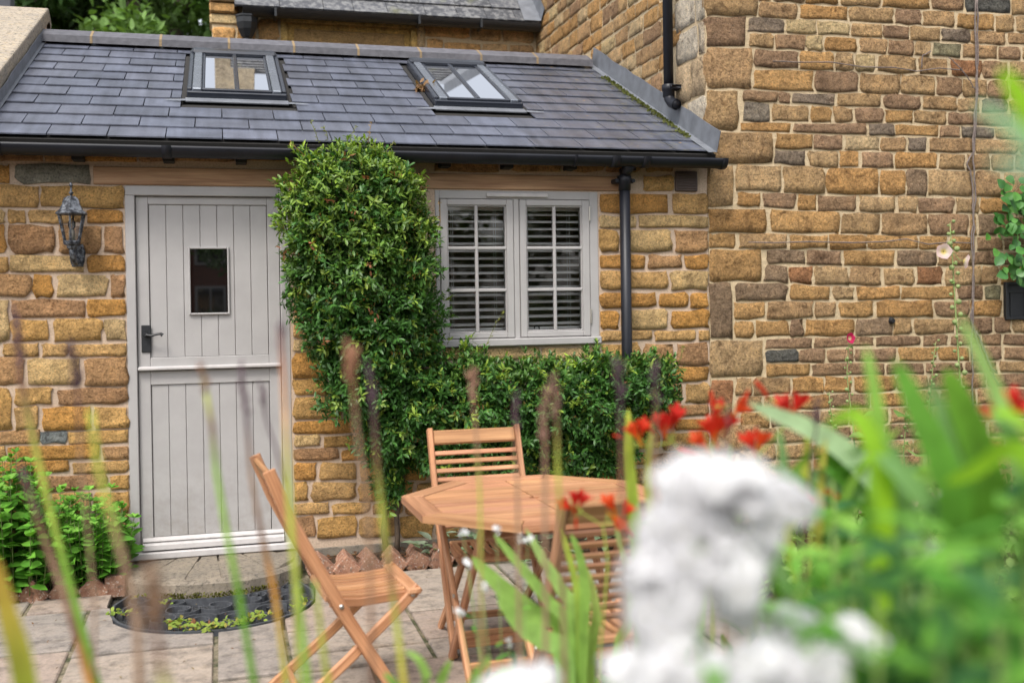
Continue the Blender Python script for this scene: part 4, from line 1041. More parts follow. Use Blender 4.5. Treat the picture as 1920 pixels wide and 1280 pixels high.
# roof
RA = math.radians(45)
def rroof(x, v, wv=0): return np.array([x, 3.57+v*math.cos(RA)-wv*math.sin(RA), 4.215+v*math.sin(RA)+wv*math.cos(RA)])
RL = 4.6
m_ = M(); V = [rroof(RHX+.2, 0, -.02), rroof(XC, 0, -.02), rroof(XC, RL, -.02), rroof(RHX+.2, RL, -.02)]; p2 = [(XC, 10, 4.2), (RHX+.2, 10, 4.2)]
m_.add(V+p2, [(0, 1, 2, 3), (3, 2, 4, 5), (1, 4, 2), (0, 3, 5)]); m_.build('roof', DARKGAP, rh)
for k in range(20):
    v0 = k*.225-.02; x = RHX+.2-(.17 if k % 2 else 0)
    while x < XC-.02:
        wd = RNG.uniform(.26, .40); a, b = max(x, RHX+.2), min(x+wd, XC-.02); x += wd
        if b-a < .04: continue
        kk = RNG.uniform(.7, 1.3)
        V = [rroof(a+.003, v0, .0), rroof(b-.003, v0, .0), rroof(b-.003, v0+.26, -.01), rroof(a+.003, v0+.26, -.01), rroof(a+.003, v0, .016), rroof(b-.003, v0, .016+RNG.uniform(0, .004)), rroof(b-.003, v0+.26, -.002), rroof(a+.003, v0+.26, -.002)]
        m_ = M(); m_.add(V, [(4, 5, 6, 7), (0, 1, 5, 4), (1, 2, 6, 5), (3, 0, 4, 7)], (.06*kk, .062*kk, .07*kk)); m_.build('slate', SLATE_OLD, rh)
m_ = M(); m_.add([rroof(XC-.19, -.02, .025), rroof(XC-.02, -.02, .025), rroof(XC-.02, RL, .025), rroof(XC-.12, RL, .025), rroof(XC-.015, -.02, .16), rroof(XC-.015, RL, .16)], [(0, 1, 2, 3), (1, 4, 5, 2)]); m_.build('lead_flashing', LEAD, rh)
gm = M(); V = []; F = []; n = 10
for x in (RHX+.27, XC-.02):
    for i in range(n+1):
        t = math.pi+math.pi*i/n; V.append((x, 3.60+.062*math.cos(t), 4.195+.07*math.sin(t)))
for i in range(n): F.append((i, i+1, n+2+i, n+1+i))
F.append(tuple(range(n+1))); gm.add(V, F); go_ = gm.build('gutter', BLACK_IRON, rh, True)
for x in (1.03, 2.35, 2.95):
    b_ = M(); b_.box((x-.012, 3.528, 4.12), (x+.012, 3.70, 4.20), .004); b_.build('gutter_bracket', BLACK_IRON, go_)
hp = M(); hc = onY(463, 45, 3.66)
hp.lathe([(.034, -.40), (.036, -.10), (.05, -.09), (.085, -.02), (.098, .03), (.10, .035), (.10, .085), (.108, .09), (.108, .105), (.02, .105)], (hc[0], 3.66, hc[2]-.035), 8, rot=math.pi/8); hp.build('hopper', BLACK_IRON, rh)
# chimney: it stands above the frame and is what the left skylight mirrors
ch = M(); ch.box((.48, 6.4, 5.5), (.97, 7.0, 9.6), .01, (.36, .30, .22)); cho = ch.build('chimney', STONE, rh)
c = M(); c.box((.41, 6.33, 9.2), (1.15, 7.07, 9.32), .01, (.33, .22, .12)); c.box((.36, 6.28, 9.325), (1.20, 7.12, 9.5), .01, (.33, .22, .12)); c.build('chimney_cap', STONE, cho)

# distant flue on the left, behind the gable
fl = M(); a = onY(-22, 30, 9); b = onY(18, 17.5, 9); fl.box((a[0], 9, 3), (b[0], 9.25, b[2]+.0), .01); fl.box((a[0]-.02, 8.98, b[2]+.002), (b[0]+.02, 9.27, b[2]+.7), .01)
tag(fl.build('chimney_stack', m_simple('dark_slate_cladding', (.06, .062, .075), .6), None), 'dark grey stack behind the stone coping in the far left corner', 'chimney')

# ================================================================== WALL LANTERN
LC = onY(134, 480, -.02)
lx, lz = -.262, 2.033
lan = thing('wall_lantern', 'antiqued black coach lantern on the stone wall left of the door', 'lantern', (lx, 0, 1.80))
LM, lt, lb, lo_ = newmat('antiqued_black_metal'); p = pos(lt); n1 = noise(lt, 38, 5, .7, p)
lt.links.new(mix(lt, ramp(lt, n1.outputs[0], [(.45, 0.), (.62, 1.)]).outputs[0], (.022, .024, .03), (.20, .215, .24)), lb.inputs['Base Color']); lb.inputs['Roughness'].default_value = .5; lb.inputs['Metallic'].default_value = .3
ly = -.13
m_ = M(); m_.lathe([(.004, .165), (.008, .158), (.009, .148), (.005, .140), (.006, .118), (.012, .112), (.012, .106), (.006, .100), (.007, .094)], (lx, ly, lz), 8); m_.build('finial', LM, lan, True)
m_ = M(); m_.lathe([(.006, .094), (.022, .091), (.038, .080), (.048, .062), (.051, .045), (.054, .040), (.057, .036), (.066, .016), (.085, .002), (.088, -.003), (.086, -.009), (.07, -.009)], (lx, ly, lz), 6, rot=math.pi/6); m_.build('cap', LM, lan)
for k in range(6):
    t0 = math.pi/6+k*math.pi/3
    m_ = M(); m_.bar((lx+.071*math.cos(t0), ly+.071*math.sin(t0), lz-.009), (lx+.040*math.cos(t0), ly+.040*math.sin(t0), lz-.155), .010, .010, (math.cos(t0), math.sin(t0), 0), .002); m_.build('glazing_bar', LM, lan)
    t1 = t0+math.pi/3
    V = [(lx+r*math.cos(t), ly+r*math.sin(t), lz+z) for r, z in ((.066, -.009), (.037, -.153)) for t in (t0, t1)]
    m_ = M(); m_.add(V, [(0, 1, 3, 2)]); m_.build('pane', LGLASS, lan)
m_ = M(); m_.lathe([(.045, -.150), (.048, -.156), (.044, -.172), (.030, -.178), (.028, -.19), (.018, -.198)], (lx, ly, lz), 6, rot=math.pi/6); m_.build('base', LM, lan)
m_ = M(); m_.lathe([(.016, -.150), (.016, -.095), (.012, -.09)], (lx, ly, lz), 10, (.9, .85, .75)); m_.build('lamp_holder', m_simple('lamp_holder', (.25, .23, .20), .5), lan, True)
m_ = M(); m_.lathe([(.012, -.09), (.02, -.07), (.02, -.05), (.008, -.03)], (lx, ly, lz), 10); m_.build('bulb', LGLASS, lan, True)
m_ = M(); V = []; cz = lz-.225
for yy, s in ((-.001, 1.0), (-.018, 1.0), (-.026, .8)):
    for (dx, dz) in ((-.028, -.062), (.028, -.062), (.036, -.035), (.042, .02), (.03, .062), (-.03, .062), (-.042, .02), (-.036, -.035)): V.append((lx+.012+dx*s, yy, cz+dz*s))
m_.add(V, [(i, (i+1) % 8, 8+(i+1) % 8, 8+i) for i in range(8)]+[(8+i, 8+(i+1) % 8, 16+(i+1) % 8, 16+i) for i in range(8)]+[tuple(range(16, 24))]); m_.build('wall_plate', LM, lan)
m_ = M(); m_.tube([(lx+.012, -.02, cz-.02), (lx+.012, -.06, cz-.045), (lx+.008, -.105, cz-.035), (lx, ly, cz+.0), (lx, ly, lz-.19)], [.014, .013, .014, .016, .018], 8); m_.build('bracket_arm', LM, lan, True)

# ================================================================== DOOR MAT in its recess
mat_ = thing('scroll_door_mat', 'black half-round rubber mat of open scrolls sunk below the doorstep', 'doormat', (.455, -.7, 0))
ms = M(); ZB, ZT = -.036, .003
def ribbon(mb, pts, wd=.008, z0=ZB, z1=ZT, closed=False):
    P = np.array(pts, float); k = len(P); T = np.gradient(P, axis=0)
    if closed: T = np.roll(P, -1, 0)-np.roll(P, 1, 0)
    Nn = np.stack([-T[:, 1], T[:, 0]], 1); Nn /= np.linalg.norm(Nn, axis=1, keepdims=True)+1e-9
    A, B = P+Nn*wd/2, P-Nn*wd/2
    V = [(a[0], a[1], z) for z in (z0, z1) for a in np.concatenate([A, B])]
    F = []
    for i in range(k if closed else k-1):
        j = (i+1) % k
        F += [(2*k+i, 2*k+j, 3*k+j, 3*k+i), (i, j, 2*k+j, 2*k+i), (k+j, k+i, 3*k+i, 3*k+j)]
    mb.add(V, F)
out = []
for i in range(41):
    t = math.pi*i/40; out.append((.455-.495*math.cos(t), -.66-.475*math.sin(t)))
fr_pts = [(.03, -.345), (-.04, -.55)]+out+[(.95, -.56), (.88, -.30), (.80, -.47), (.62, -.55), (.45, -.565), (.27, -.545), (.12, -.47)]
ribbon(ms, fr_pts, .014, closed=True); ms.build('frame', RUBBER, mat_)
def scroll(cx, cy, r0, a0, turns, hand):
    pts = []
    for i in range(28):
        u = i/27; a = a0+hand*turns*2*math.pi*u; r = r0*(1-.72*u); pts.append((cx+r*math.cos(a), cy+r*math.sin(a)))
    q = M(); ribbon(q, pts, .0075); q.build('scroll', RUBBER, mat_)
for cx, cy, r, a, tn, hd in ((.10, -.66, .105, 1.6, 1.3, 1), (.29, -.72, .10, .2, 1.35, -1), (.47, -.70, .095, 3., 1.3, 1), (.64, -.66, .105, 0.4, 1.35, -1), (.82, -.66, .10, 1.5, 1.3, 1), (.20, -.87, .095, 2.6, 1.3, -1), (.38, -.93, .10, .5, 1.35, 1), (.56, -.93, .10, 2.6, 1.35, -1), (.73, -.86, .10, .6, 1.3, 1), (.09, -.50, .07, 4.5, 1.2, -1), (.84, -.48, .075, 4.9, 1.2, 1), (.47, -1.06, .06, 1.2, 1.2, 1), (.27, -.58, .06, 2., 1.2, 1), (.66, -.57, .06, 1., 1.2, -1)):
    scroll(cx, cy, r, a, tn, hd)
gr = M()
for i in range(34):
    x = -.02+i*.028
    a = arc_front(x)
    if a is not None: gr.box((x-.0015, a+.02, -.0362), (x+.0015, -.50, -.031), .0004)
for i in range(22):
    y = -.50-i*.028; u = (-.66-y)/.475
    hw = .48*math.sqrt(max(0, 1-max(0, u)**2)); gr.box((.455-hw, y-.0015, -.0362), (.455+hw, y+.0015, -.0312), .0004)
gr.build('mesh_backing', RUBBER, mat_, kind='stuff')
pt_ = M(); n = 30; ring = [(.455-.505*math.cos(math.pi*i/n), -.66-.488*math.sin(math.pi*i/n)) for i in range(n+1)]+[(.94, -.4), (.03, -.4)]
pt_.add([(-.075, -1.185, -.0365), (.985, -1.185, -.0365), (.985, -.28, -.0365), (-.075, -.28, -.0365)], [(0, 1, 2, 3)]); pt_.build('recess_floor', m_simple('recess_dirt', (.028, .025, .02), .95, 30, .4, .004), patio)

# ================================================================== EDGING BRICKS
def edging(x, y, rz, tilt, label, flat=False, k=1.0):
    m_ = M()
    if flat: m_.box((-.0525, -.033, -.03), (.0525, .16, .085), .006, (k, k, k))
    else:
        R = Matrix.Rotation(tilt, 4, 'Y'); m_.box((-.060, -.0325, -.060), (.060, .16, .060), .006, (k, k, k), R)
    o = m_.build('edging_brick', BRICK); o.location = (x, y, .022 if not flat else .01); o.rotation_euler = (0, 0, rz)
    tag(o, label, 'brick', 'edging bricks of the flower bed'); return o
for i, (x, lab) in enumerate(((1.035, 'leaning red edging brick nearest the doorstep, right side'), (1.172, 'second leaning edging brick right of the doorstep'), (1.307, 'third leaning edging brick right of the doorstep'), (1.440, 'fourth leaning edging brick right of the doorstep, mottled pink'), (1.578, 'fifth leaning edging brick, beside the far chair leg'), (1.715, 'leaning edging brick behind the far chair'))):
    edging(x, -.262+RNG.uniform(-.008, .008), RNG.uniform(-.06, .06), math.radians(40+RNG.uniform(-10, 10)), lab, k=RNG.choice((.7, .9, 1.1, 1.3)))
for i, (x, t, lab, fl_) in enumerate(((-.055, 0, 'small upright red brick beside the doorstep, left side', True), (-.165, 48, 'leaning dark red edging brick beneath the mint, nearest the door', False), (-.31, 40, 'leaning edging brick under the middle of the mint', False), (-.46, 46, 'dark edging brick at the left under the mint', False), (-.60, 44, 'edging brick at the far left edge under the mint', False))):
    edging(x, -.285, RNG.uniform(-.06, .06), math.radians(t), lab, fl_, k=RNG.choice((.6, .8, 1.0)))

# ================================================================== TABLE AND CHAIRS
def sweep(path, wy, t, y, mb, b=.004, col=(1, 1, 1)):
    """flat bar bent in the x-z plane: lateral size wy (y), in-plane thickness t"""
    P = np.array(path, float); k = len(P); T = np.gradient(P, axis=0); T /= np.linalg.norm(T, axis=1, keepdims=True); Nn = np.stack([-T[:, 1], T[:, 0]], 1)
    sec = [(-t/2+b, -wy/2), (t/2-b, -wy/2), (t/2, -wy/2+b), (t/2, wy/2-b), (t/2-b, wy/2), (-t/2+b, wy/2), (-t/2, wy/2-b), (-t/2, -wy/2+b)]
    V = []; G = []; L = 0; o = RNG.random()*5
    for i in range(k):
        if i: L += np.linalg.norm(P[i]-P[i-1])
        for (a, c) in sec:
            q = P[i]+Nn[i]*a; V.append((q[0], y+c, q[1])); G.append((L+o, a+o, c))
    n = 8; F = [(i*n+j, i*n+(j+1) % n, (i+1)*n+(j+1) % n, (i+1)*n+j) for i in range(k-1) for j in range(n)]
    F += [tuple(range(n))[::-1], tuple((k-1)*n+j for j in range(n))]
    return mb.add(V, F, col, G)
STILE = [(-.388, .925), (-.362, .86), (-.322, .76), (-.262, .64), (-.185, .50), (-.11, .36), (.0, .175), (.105, 0)]
def stile_x(z):
    zs = [p[1] for p in STILE][::-1]; xs = [p[0] for p in STILE][::-1]; return float(np.interp(z, zs, xs))
def wcol(): k = RNG.uniform(.82, 1.12); return (k, k*RNG.uniform(.94, 1.04), k*RNG.uniform(.9, 1.04))
def make_chair(label):
    t = thing('folding_chair', label, 'chair', (0, 0, 0), 0, 'folding garden chairs round the table')
    for s in (-1, 1):
        m_ = M(); sweep(STILE, .024, .046, s*.212, m_, .006, wcol()); m_.build('stile', TEAK, t)
        m_ = M(); sweep([(.172, .442), (.10, .375), (-.10, .20), (-.35, 0)], .022, .040, s*.182, m_, .006, wcol()); m_.build('leg', TEAK, t)
        m_ = M(); sweep([(-.165, .412), (-.05, .402), (.06, .408), (.168, .412)], .020, .034, s*.160, m_, .004, wcol()); m_.build('side_rail', TEAK, t)
        for (x, z, yy) in ((.145, .416, .195), (-.135, .41, .226)):
            m_ = M(); m_.lathe([(.009, yy*s-.003), (.009, yy*s+.002), (.004, yy*s+.004*s)], (x, 0, z), 10, axis='y'); m_.build('bolt', BRASS, t, True)
    n = 8
    for k in range(n):
        y = -.150+.300*k/(n-1)
        m_ = M(); sweep([(-.15, .430), (-.06, .422), (.04, .424), (.122, .431)], .026, .016, y, m_, .003, wcol()); m_.build('seat_slat', TEAK, t)
    m_ = M(); m_.box((.124, -.205, .418), (.178, .205, .443), .006, wcol()); m_.build('front_board', TEAK, t)
    m_ = M(); m_.box((-.185, -.168, .416), (-.152, .168, .440), .005, wcol()); m_.build('rear_board', TEAK, t)
    m_ = M(); m_.bar((stile_x(.89), -.2, .885), (stile_x(.89), .2, .885), .068, .022, (stile_x(.92)-stile_x(.85), 0, .07), .006, wcol()); m_.build('top_rail', TEAK, t)
    for k in range(9):
        z = .815-k*.0385
        m_ = M(); m_.bar((stile_x(z), -.2, z), (stile_x(z), .2, z), .021, .014, (stile_x(z+.02)-stile_x(z-.02), 0, .04), .003, wcol()); m_.build('back_slat', TEAK, t)
    m_ = M(); m_.bar((.055, -.2, .083), (.055, .2, .083), .032, .018, (0, 0, 1), .004, wcol()); m_.build('stretcher', TEAK, t)
    m_ = M(); m_.bar((-.275, -.172, .065), (-.275, .172, .065), .032, .018, (0, 0, 1), .004, wcol()); m_.build('stretcher', TEAK, t)
    return t
chA = make_chair('wooden folding chair seen from the side, nearest the doorstep'); chA.location = (1.035, -2.135, 0); chA.rotation_euler = (0, 0, math.radians(5))
chB = copy_tree(chA); chB['label'] = 'wooden folding chair behind the table against the shrub'; chB.location = (1.66, -1.765, 0); chB.rotation_euler = (0, 0, math.radians(-90))
chC = copy_tree(chA); chC['label'] = 'wooden folding chair with its back to us in front of the table'; chC.location = (1.69, -2.90, 0); chC.rotation_euler = (0, 0, math.radians(91))

TC = (1.739, -2.124); TZ = .72
tab = thing('octagonal_table', 'octagonal wooden folding table with a parasol hole on the patio', 'table', (TC[0], TC[1], 0), .0236)
def prism(mb, poly, z0, z1, b=.003, col=(1, 1, 1), ax=0):
    P = np.array(poly, float); k = len(P); c = P.mean(0)
    Q = c+(P-c)*(1-b*2/np.linalg.norm(P-c, axis=1, keepdims=True).clip(.02))
    V = [(x, y, z0) for x, y in P]+[(x, y, z1-b) for x, y in P]+[(x, y, z1) for x, y in Q]
    F = [tuple(range(k))[::-1], tuple(2*k+i for i in range(k))]+[(i, (i+1) % k, k+(i+1) % k, k+i) for i in range(k)]+[(k+i, k+(i+1) % k, 2*k+(i+1) % k, 2*k+i) for i in range(k)]
    o = RNG.random()*4; ca, sa = math.cos(ax), math.sin(ax)
    G = [(x*ca+y*sa+o, -x*sa+y*ca+o, z) for x, y, z in V]
    mb.add(V, F, col, G)
def obj_at(mb, name, mat, parent, smooth=False):   # geometry given in the thing's own coordinates
    return link(name, mb.mesh(name, mat, smooth), parent)
RO, BW = .556, .085; AP = RO*math.cos(math.pi/8); RI = (AP-BW)/math.cos(math.pi/8)
vo = [(RO*math.cos(-math.pi/8+k*math.pi/4), RO*math.sin(-math.pi/8+k*math.pi/4)) for k in range(8)]
RS = RI-.003
vi = [(RI*math.cos(-math.pi/8+k*math.pi/4), RI*math.sin(-math.pi/8+k*math.pi/4)) for k in range(8)]
for k in range(8):
    j = (k+1) % 8; m_ = M(); a = k*math.pi/4
    e = .0014*np.array([-math.sin(a), math.cos(a)])
    pl_ = [np.array(vi[k])+e, np.array(vo[k])+e, np.array(vo[j])-e, np.array(vi[j])-e]
    prism(m_, pl_, TZ-.028, TZ, .0025, wcol(), a+math.pi/2); obj_at(m_, 'border_board', TEAK, tab)
AI = AP-BW-.004
def half_w(y):      # half width of the inner octagon at y
    y = abs(y); c = AI*math.tan(math.pi/8)
    return AI if y <= c else AI-(y-c)
nb = 12; ys = np.linspace(-AI+.003, AI-.003, nb+1)
for k in range(nb):
    a, b = ys[k]+.0014, ys[k+1]-.0014
    if abs(ys[k]) < .004: a += .003
    if abs(ys[k+1]) < .004: b -= .003
    for s in (-1, 1):
        g0 = .003; pts = []
        c_ = AI*math.tan(math.pi/8)
        outer = [(half_w(a), a)]+([(half_w(math.copysign(c_, a)), math.copysign(c_, a))] if (abs(a)-c_)*(abs(b)-c_) < 0 else [])+[(half_w(b), b)]
        r = .022; inner = [(g0, b), (g0, a)]
        if k in (nb//2-1, nb//2):
            up_ = k == nb//2; q = [(r*math.cos(t), r*math.sin(t)) for t in np.linspace(.16, math.pi/2-.14, 6)]
            inner = [(g0, b)]+q[::-1] if up_ else [(x, -y) for x, y in q]+[(g0, a)]
        poly = outer+inner
        if s < 0: poly = [(-x, y) for x, y in poly][::-1]
        m_ = M(); prism(m_, poly, TZ-.024, TZ-.0015, .002, wcol()); obj_at(m_, 'top_slat', TEAK, tab)
m_ = M(); m_.box((-AI, -.03, TZ-.05), (AI, .03, TZ-.026), .003, (.8, .8, .8)); obj_at(m_, 'support_rail', TEAK, tab)
for s in (-1, 1):
    m_ = M(); m_.bar((s*.325, .40, TZ-.03), (s*.325, -.20, 0), .022, .042, (1, 0, 0), .005, wcol()); obj_at(m_, 'leg', TEAK, tab)
    m_ = M(); m_.bar((s*.298, -.31, TZ-.03), (s*.298, .27, 0), .022, .042, (1, 0, 0), .005, wcol()); obj_at(m_, 'leg', TEAK, tab)
    m_ = M(); m_.lathe([(.009, -.003), (.009, .003), (.004, .006)], (0, 0, 0), 10, axis='x'); q = obj_at(m_, 'bolt', BRASS, tab); q.location = (s*.339, .035, .335)
for y, z, xx in ((-.125, .09, .325), (.20, .085, .298), (.385, .655, .325), (-.295, .655, .298)):
    m_ = M(); m_.bar((-xx, y, z), (xx, y, z), .042, .02, (0, 0, 1), .004, wcol()); obj_at(m_, 'stretcher', TEAK, tab)

# ================================================================== PLANTS BY THE WALL
def rnd_dir(n): v = NP.normal(size=(n, 3)); return v/np.linalg.norm(v, axis=1, keepdims=True)
def rosettes(C, NRM, per, length, width, base_c, tip_c, tipf, var=.25, spread=1.0):
    """clusters of leaves at twig ends C growing along NRM"""
    n = len(C); C = np.repeat(C, per, 0); A = np.repeat(NRM, per, 0)
    D = A*NP.uniform(.15, 1.0, (n*per, 1))+rnd_dir(n*per)*spread*.8+np.array([0, 0, .15])
    P = C-A*NP.uniform(0, .035, (n*per, 1))+rnd_dir(n*per)*.006
    up = A*.6+np.array([0, -.15, .9])+rnd_dir(n*per)*.5
    f = np.repeat(tipf, per)[:, None]*NP.uniform(.5, 1.1, (n*per, 1)); f = np.clip(f, 0, 1)
    col = np.array(base_c)*(1-f)+np.array(tip_c)*f
    col = col*NP.uniform(1-var, 1+var, (n*per, 1))
    L = length*NP.uniform(.5, 1.2, n*per); return P, D, up, L, L*width, col

ELL = [((1.255, -.27, 2.03), (.385, .29, .36)), ((1.285, -.27, 1.73), (.41, .30, .38)), ((1.345, -.26, 1.42), (.37, .27, .36)), ((1.39, -.24, 1.12), (.32, .24, .28)), ((1.50, -.21, .88), (.26, .20, .26)), ((1.44, -.14, .60), (.09, .09, .24)),
       ((1.88, -.24, .945), (.42, .24, .25)), ((2.28, -.25, .915), (.42, .25, .25)), ((2.68, -.25, .92), (.41, .24, .25)), ((2.99, -.22, .98), (.23, .19, .18)), ((2.15, -.22, .70), (.56, .18, .22)), ((2.6, -.22, .64), (.34, .16, .18)), ((1.75, -.18, .68), (.18, .14, .15))]
def blob_points(ells, dens, inset=0.0, jit=.03):
    P = []; Q = []
    for (c, r) in ells:
        c = np.array(c); r = np.array(r); area = 4*math.pi*((r[0]*r[1])**1.6/3+(r[0]*r[2])**1.6/3+(r[1]*r[2])**1.6/3)**(1/1.6)
        n = int(area*dens); d = rnd_dir(n); p = c+d*r*(1-inset)
        # uneven outline: low frequency lumps
        lump = .5+.5*np.sin(p[:, 0]*17+p[:, 2]*11)*np.sin(p[:, 2]*19-p[:, 1]*13+1.3)
        p = p+d*(jit*(lump[:, None]-.35)*1.6+NP.normal(0, jit*.35, (n, 1)))
        nr = d/r; nr /= np.linalg.norm(nr, axis=1, keepdims=True)
        ok = p[:, 1] < -.03
        for (c2, r2) in ells:
            if c2 == tuple(c): continue
            e = np.sum(((p-np.array(c2))/np.array(r2))**2, 1); ok &= e > .72
        ok &= ~((p[:, 1] > -.12) & (NP.random(n) < .4))
        P.append(p[ok]); Q.append(nr[ok])
    return np.concatenate(P), np.concatenate(Q)
shrub = thing('wall_shrub', 'clipped glossy green shrub trained up the wall and low beneath the window', 'shrub', (1.45, -.15, 0))
mb = M()
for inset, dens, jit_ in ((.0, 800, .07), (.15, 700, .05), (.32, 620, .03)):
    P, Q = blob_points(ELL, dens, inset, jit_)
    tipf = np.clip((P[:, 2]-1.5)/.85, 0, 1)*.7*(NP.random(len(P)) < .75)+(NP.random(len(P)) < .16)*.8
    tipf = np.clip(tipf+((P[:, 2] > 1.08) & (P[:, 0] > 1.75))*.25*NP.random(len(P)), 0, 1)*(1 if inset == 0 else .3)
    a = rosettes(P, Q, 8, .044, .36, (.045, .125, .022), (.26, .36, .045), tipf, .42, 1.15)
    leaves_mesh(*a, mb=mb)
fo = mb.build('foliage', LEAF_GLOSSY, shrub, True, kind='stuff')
tw = M()
for base, top in (((1.42, -.06, .02), (1.40, -.1, 1.2)), ((1.46, -.07, .02), (1.6, -.12, 1.0)), ((1.40, -.1, 1.1), (1.1, -.2, 2.1)), ((1.40, -.1, 1.1), (1.5, -.2, 2.1)), ((1.6, -.12, .9), (2.9, -.18, .95)), ((1.5, -.1, .7), (2.7, -.15, .8))):
    a, b = np.array(base), np.array(top); pts = [a+(b-a)*u+np.array([RNG.gauss(0, .012), RNG.gauss(0, .008), RNG.gauss(0, .012)]) for u in np.linspace(0, 1, 9)]
    tw.tube(pts, list(np.linspace(.018, .006, 9)), 6)
P, Q = blob_points(ELL, 110, .1)
for p, q in zip(P, Q): tw.tube([p-q*.16+rnd_dir(1)[0]*.04, p-q*.06, p+q*.02], [.0028, .002, .0012], 4)
tw.build('branches', TWIG, shrub, True, kind='stuff')
P, Q = blob_points(ELL, 42, -.01)
bm_ = M()
ico = [(0, 0, 1), (.9, 0, 0), (0, .9, 0), (-.9, 0, 0), (0, -.9, 0), (0, 0, -1)]; icf = [(0, 1, 2), (0, 2, 3), (0, 3, 4), (0, 4, 1), (5, 2, 1), (5, 3, 2), (5, 4, 3), (5, 1, 4)]
for p, q in zip(P, Q):
    for k in range(RNG.randint(7, 14)):
        c = p+q*.012+rnd_dir(1)[0]*np.array([.026, .02, .018]); r = RNG.uniform(.0032, .0052); cc = RNG.choice([(.20, .17, .03), (.17, .19, .04), (.22, .12, .03), (.14, .10, .04)])
        bm_.add([c+np.array(v)*r for v in ico], icf, cc)
bm_.build('berries', LEAF_SOFT, shrub, True, kind='stuff')
# brown and dead leaf sprays, a pale stray leaf, long soft shoots
mb = M()
sprays = [onY(620, 380, -.6), onY(745, 330, -.5), onY(700, 590, -.6), onY(610, 640, -.5), onY(780, 520, -.5), onY(900, 760, -.5), onY(1050, 730, -.5), onY(1180, 720, -.5), onY(684, 335, -.58), onY(650, 290, -.55), onY(585, 455, -.60), onY(694, 500, -.62), onY(660, 405, -.62), onY(530, 472, -.42)]
P = np.concatenate([s+rnd_dir(5)*.02 for s in sprays]); leaves_mesh(P, rnd_dir(len(P))+np.array([0, -.5, 0]), rnd_dir(len(P)), .034, .012, np.tile((.24, .10, .05), (len(P), 1))*NP.uniform(.6, 1.3, (len(P), 1)), mb=mb)
mb.build('dead_leaves', LEAF_SOFT, shrub, True)
def shoot(path, col, ylist, leaf=.022, nm='shoot'):
    pts = [onY(x, y, yy) for (x, y), yy in zip(path, ylist)]; m_ = M(); m_.tube(pts, list(np.linspace(.0022, .001, len(pts))), 5, col)
    st = m_.build(nm, STEMM, shrub, True); P = []; D = []
    for a, b in zip(pts[:-1], pts[1:]):
        for k in range(4):
            p = a+(b-a)*k/4; P.append(p); d = (b-a)/np.linalg.norm(b-a); D.append(d*.6+rnd_dir(1)[0]*.8)
    for k in range(6): P.append(pts[-1]); D.append(rnd_dir(1)[0]+np.array([0, 0, .6]))
    m_ = M(); leaves_mesh(np.array(P), np.array(D), rnd_dir(len(P)), leaf, leaf*.33, np.tile(col, (len(P), 1))*NP.uniform(.8, 1.5, (len(P), 1)), mb=m_); m_.build('shoot_leaves', LEAF_SOFT, st, True)
SC = (.15, .16, .035); RC = (.22, .14, .05)
shoot([(905, 660), (915, 640), (930, 605), (942, 588)], SC, [-.3, -.22, -.2, -.2]); shoot([(598, 268), (592, 250), (583, 228)], SC, [-.4]*3, .02); shoot([(572, 292), (556, 278), (545, 268)], RC, [-.45]*3, .016)
shoot([(690, 268), (692, 252), (696, 232)], RC, [-.4]*3, .018); shoot([(655, 268), (660, 250), (668, 238)], SC, [-.4]*3, .014); shoot([(724, 285), (730, 276), (738, 268)], SC, [-.4]*3, .018); shoot([(818, 440), (826, 415), (824, 380)], RC, [-.35]*3, .02); shoot([(615, 262), (612, 248), (606, 240)], SC, [-.38]*3, .018)
shoot([(1270, 690), (1278, 665), (1281, 652)], SC, [-.3]*3, .018)

# ---- mint beside the door: every leaf its own part, three leaf shapes shared
def leaf_data(name, L, Wd, mat, cup=.25, bend=.25, col=(1, 1, 1), fine=True):
    n = 6; V = []; C = []
    for i in range(n+1):
        t = i/n; wv = Wd*.5*max(.03, math.sin(math.pi*min(1, t**.75*.98+.015))**.8); z = -bend*L*t*t
        for s in (-1, -.5, 0, .5, 1): V.append((wv*s, L*t, z+cup*wv*abs(s)+(.012*L*math.sin(i*2.6) if abs(s) > .4 else -.01*L))); C.append(np.array(col)*(.92 if s == 0 else 1))
    F = [(i*5+j, i*5+j+1, i*5+j+6, i*5+j+5) for i in range(n) for j in range(4)]
    return M().add(V, F, np.array(C)).mesh(name, mat, True)
def place_leaf(me, parent, p, d, up, k=1.0, name='leaf'):
    d = Vector(d).normalized(); up = Vector(up); up = (up-d*up.dot(d)).normalized(); s = d.cross(up)
    o = link(name, me, parent); o.matrix_local = Matrix(((s.x*k, d.x*k, up.x*k, p[0]), (s.y*k, d.y*k, up.y*k, p[1]), (s.z*k, d.z*k, up.z*k, p[2]), (0, 0, 0, 1))); return o
MINT = [leaf_data('leaf', .074, .048, LEAF_SOFT, .2, b_, c) for b_, c in ((.15, (.12, .31, .035)), (.3, (.09, .25, .03)), (.45, (.14, .34, .04)), (.3, (.19, .40, .06)))]
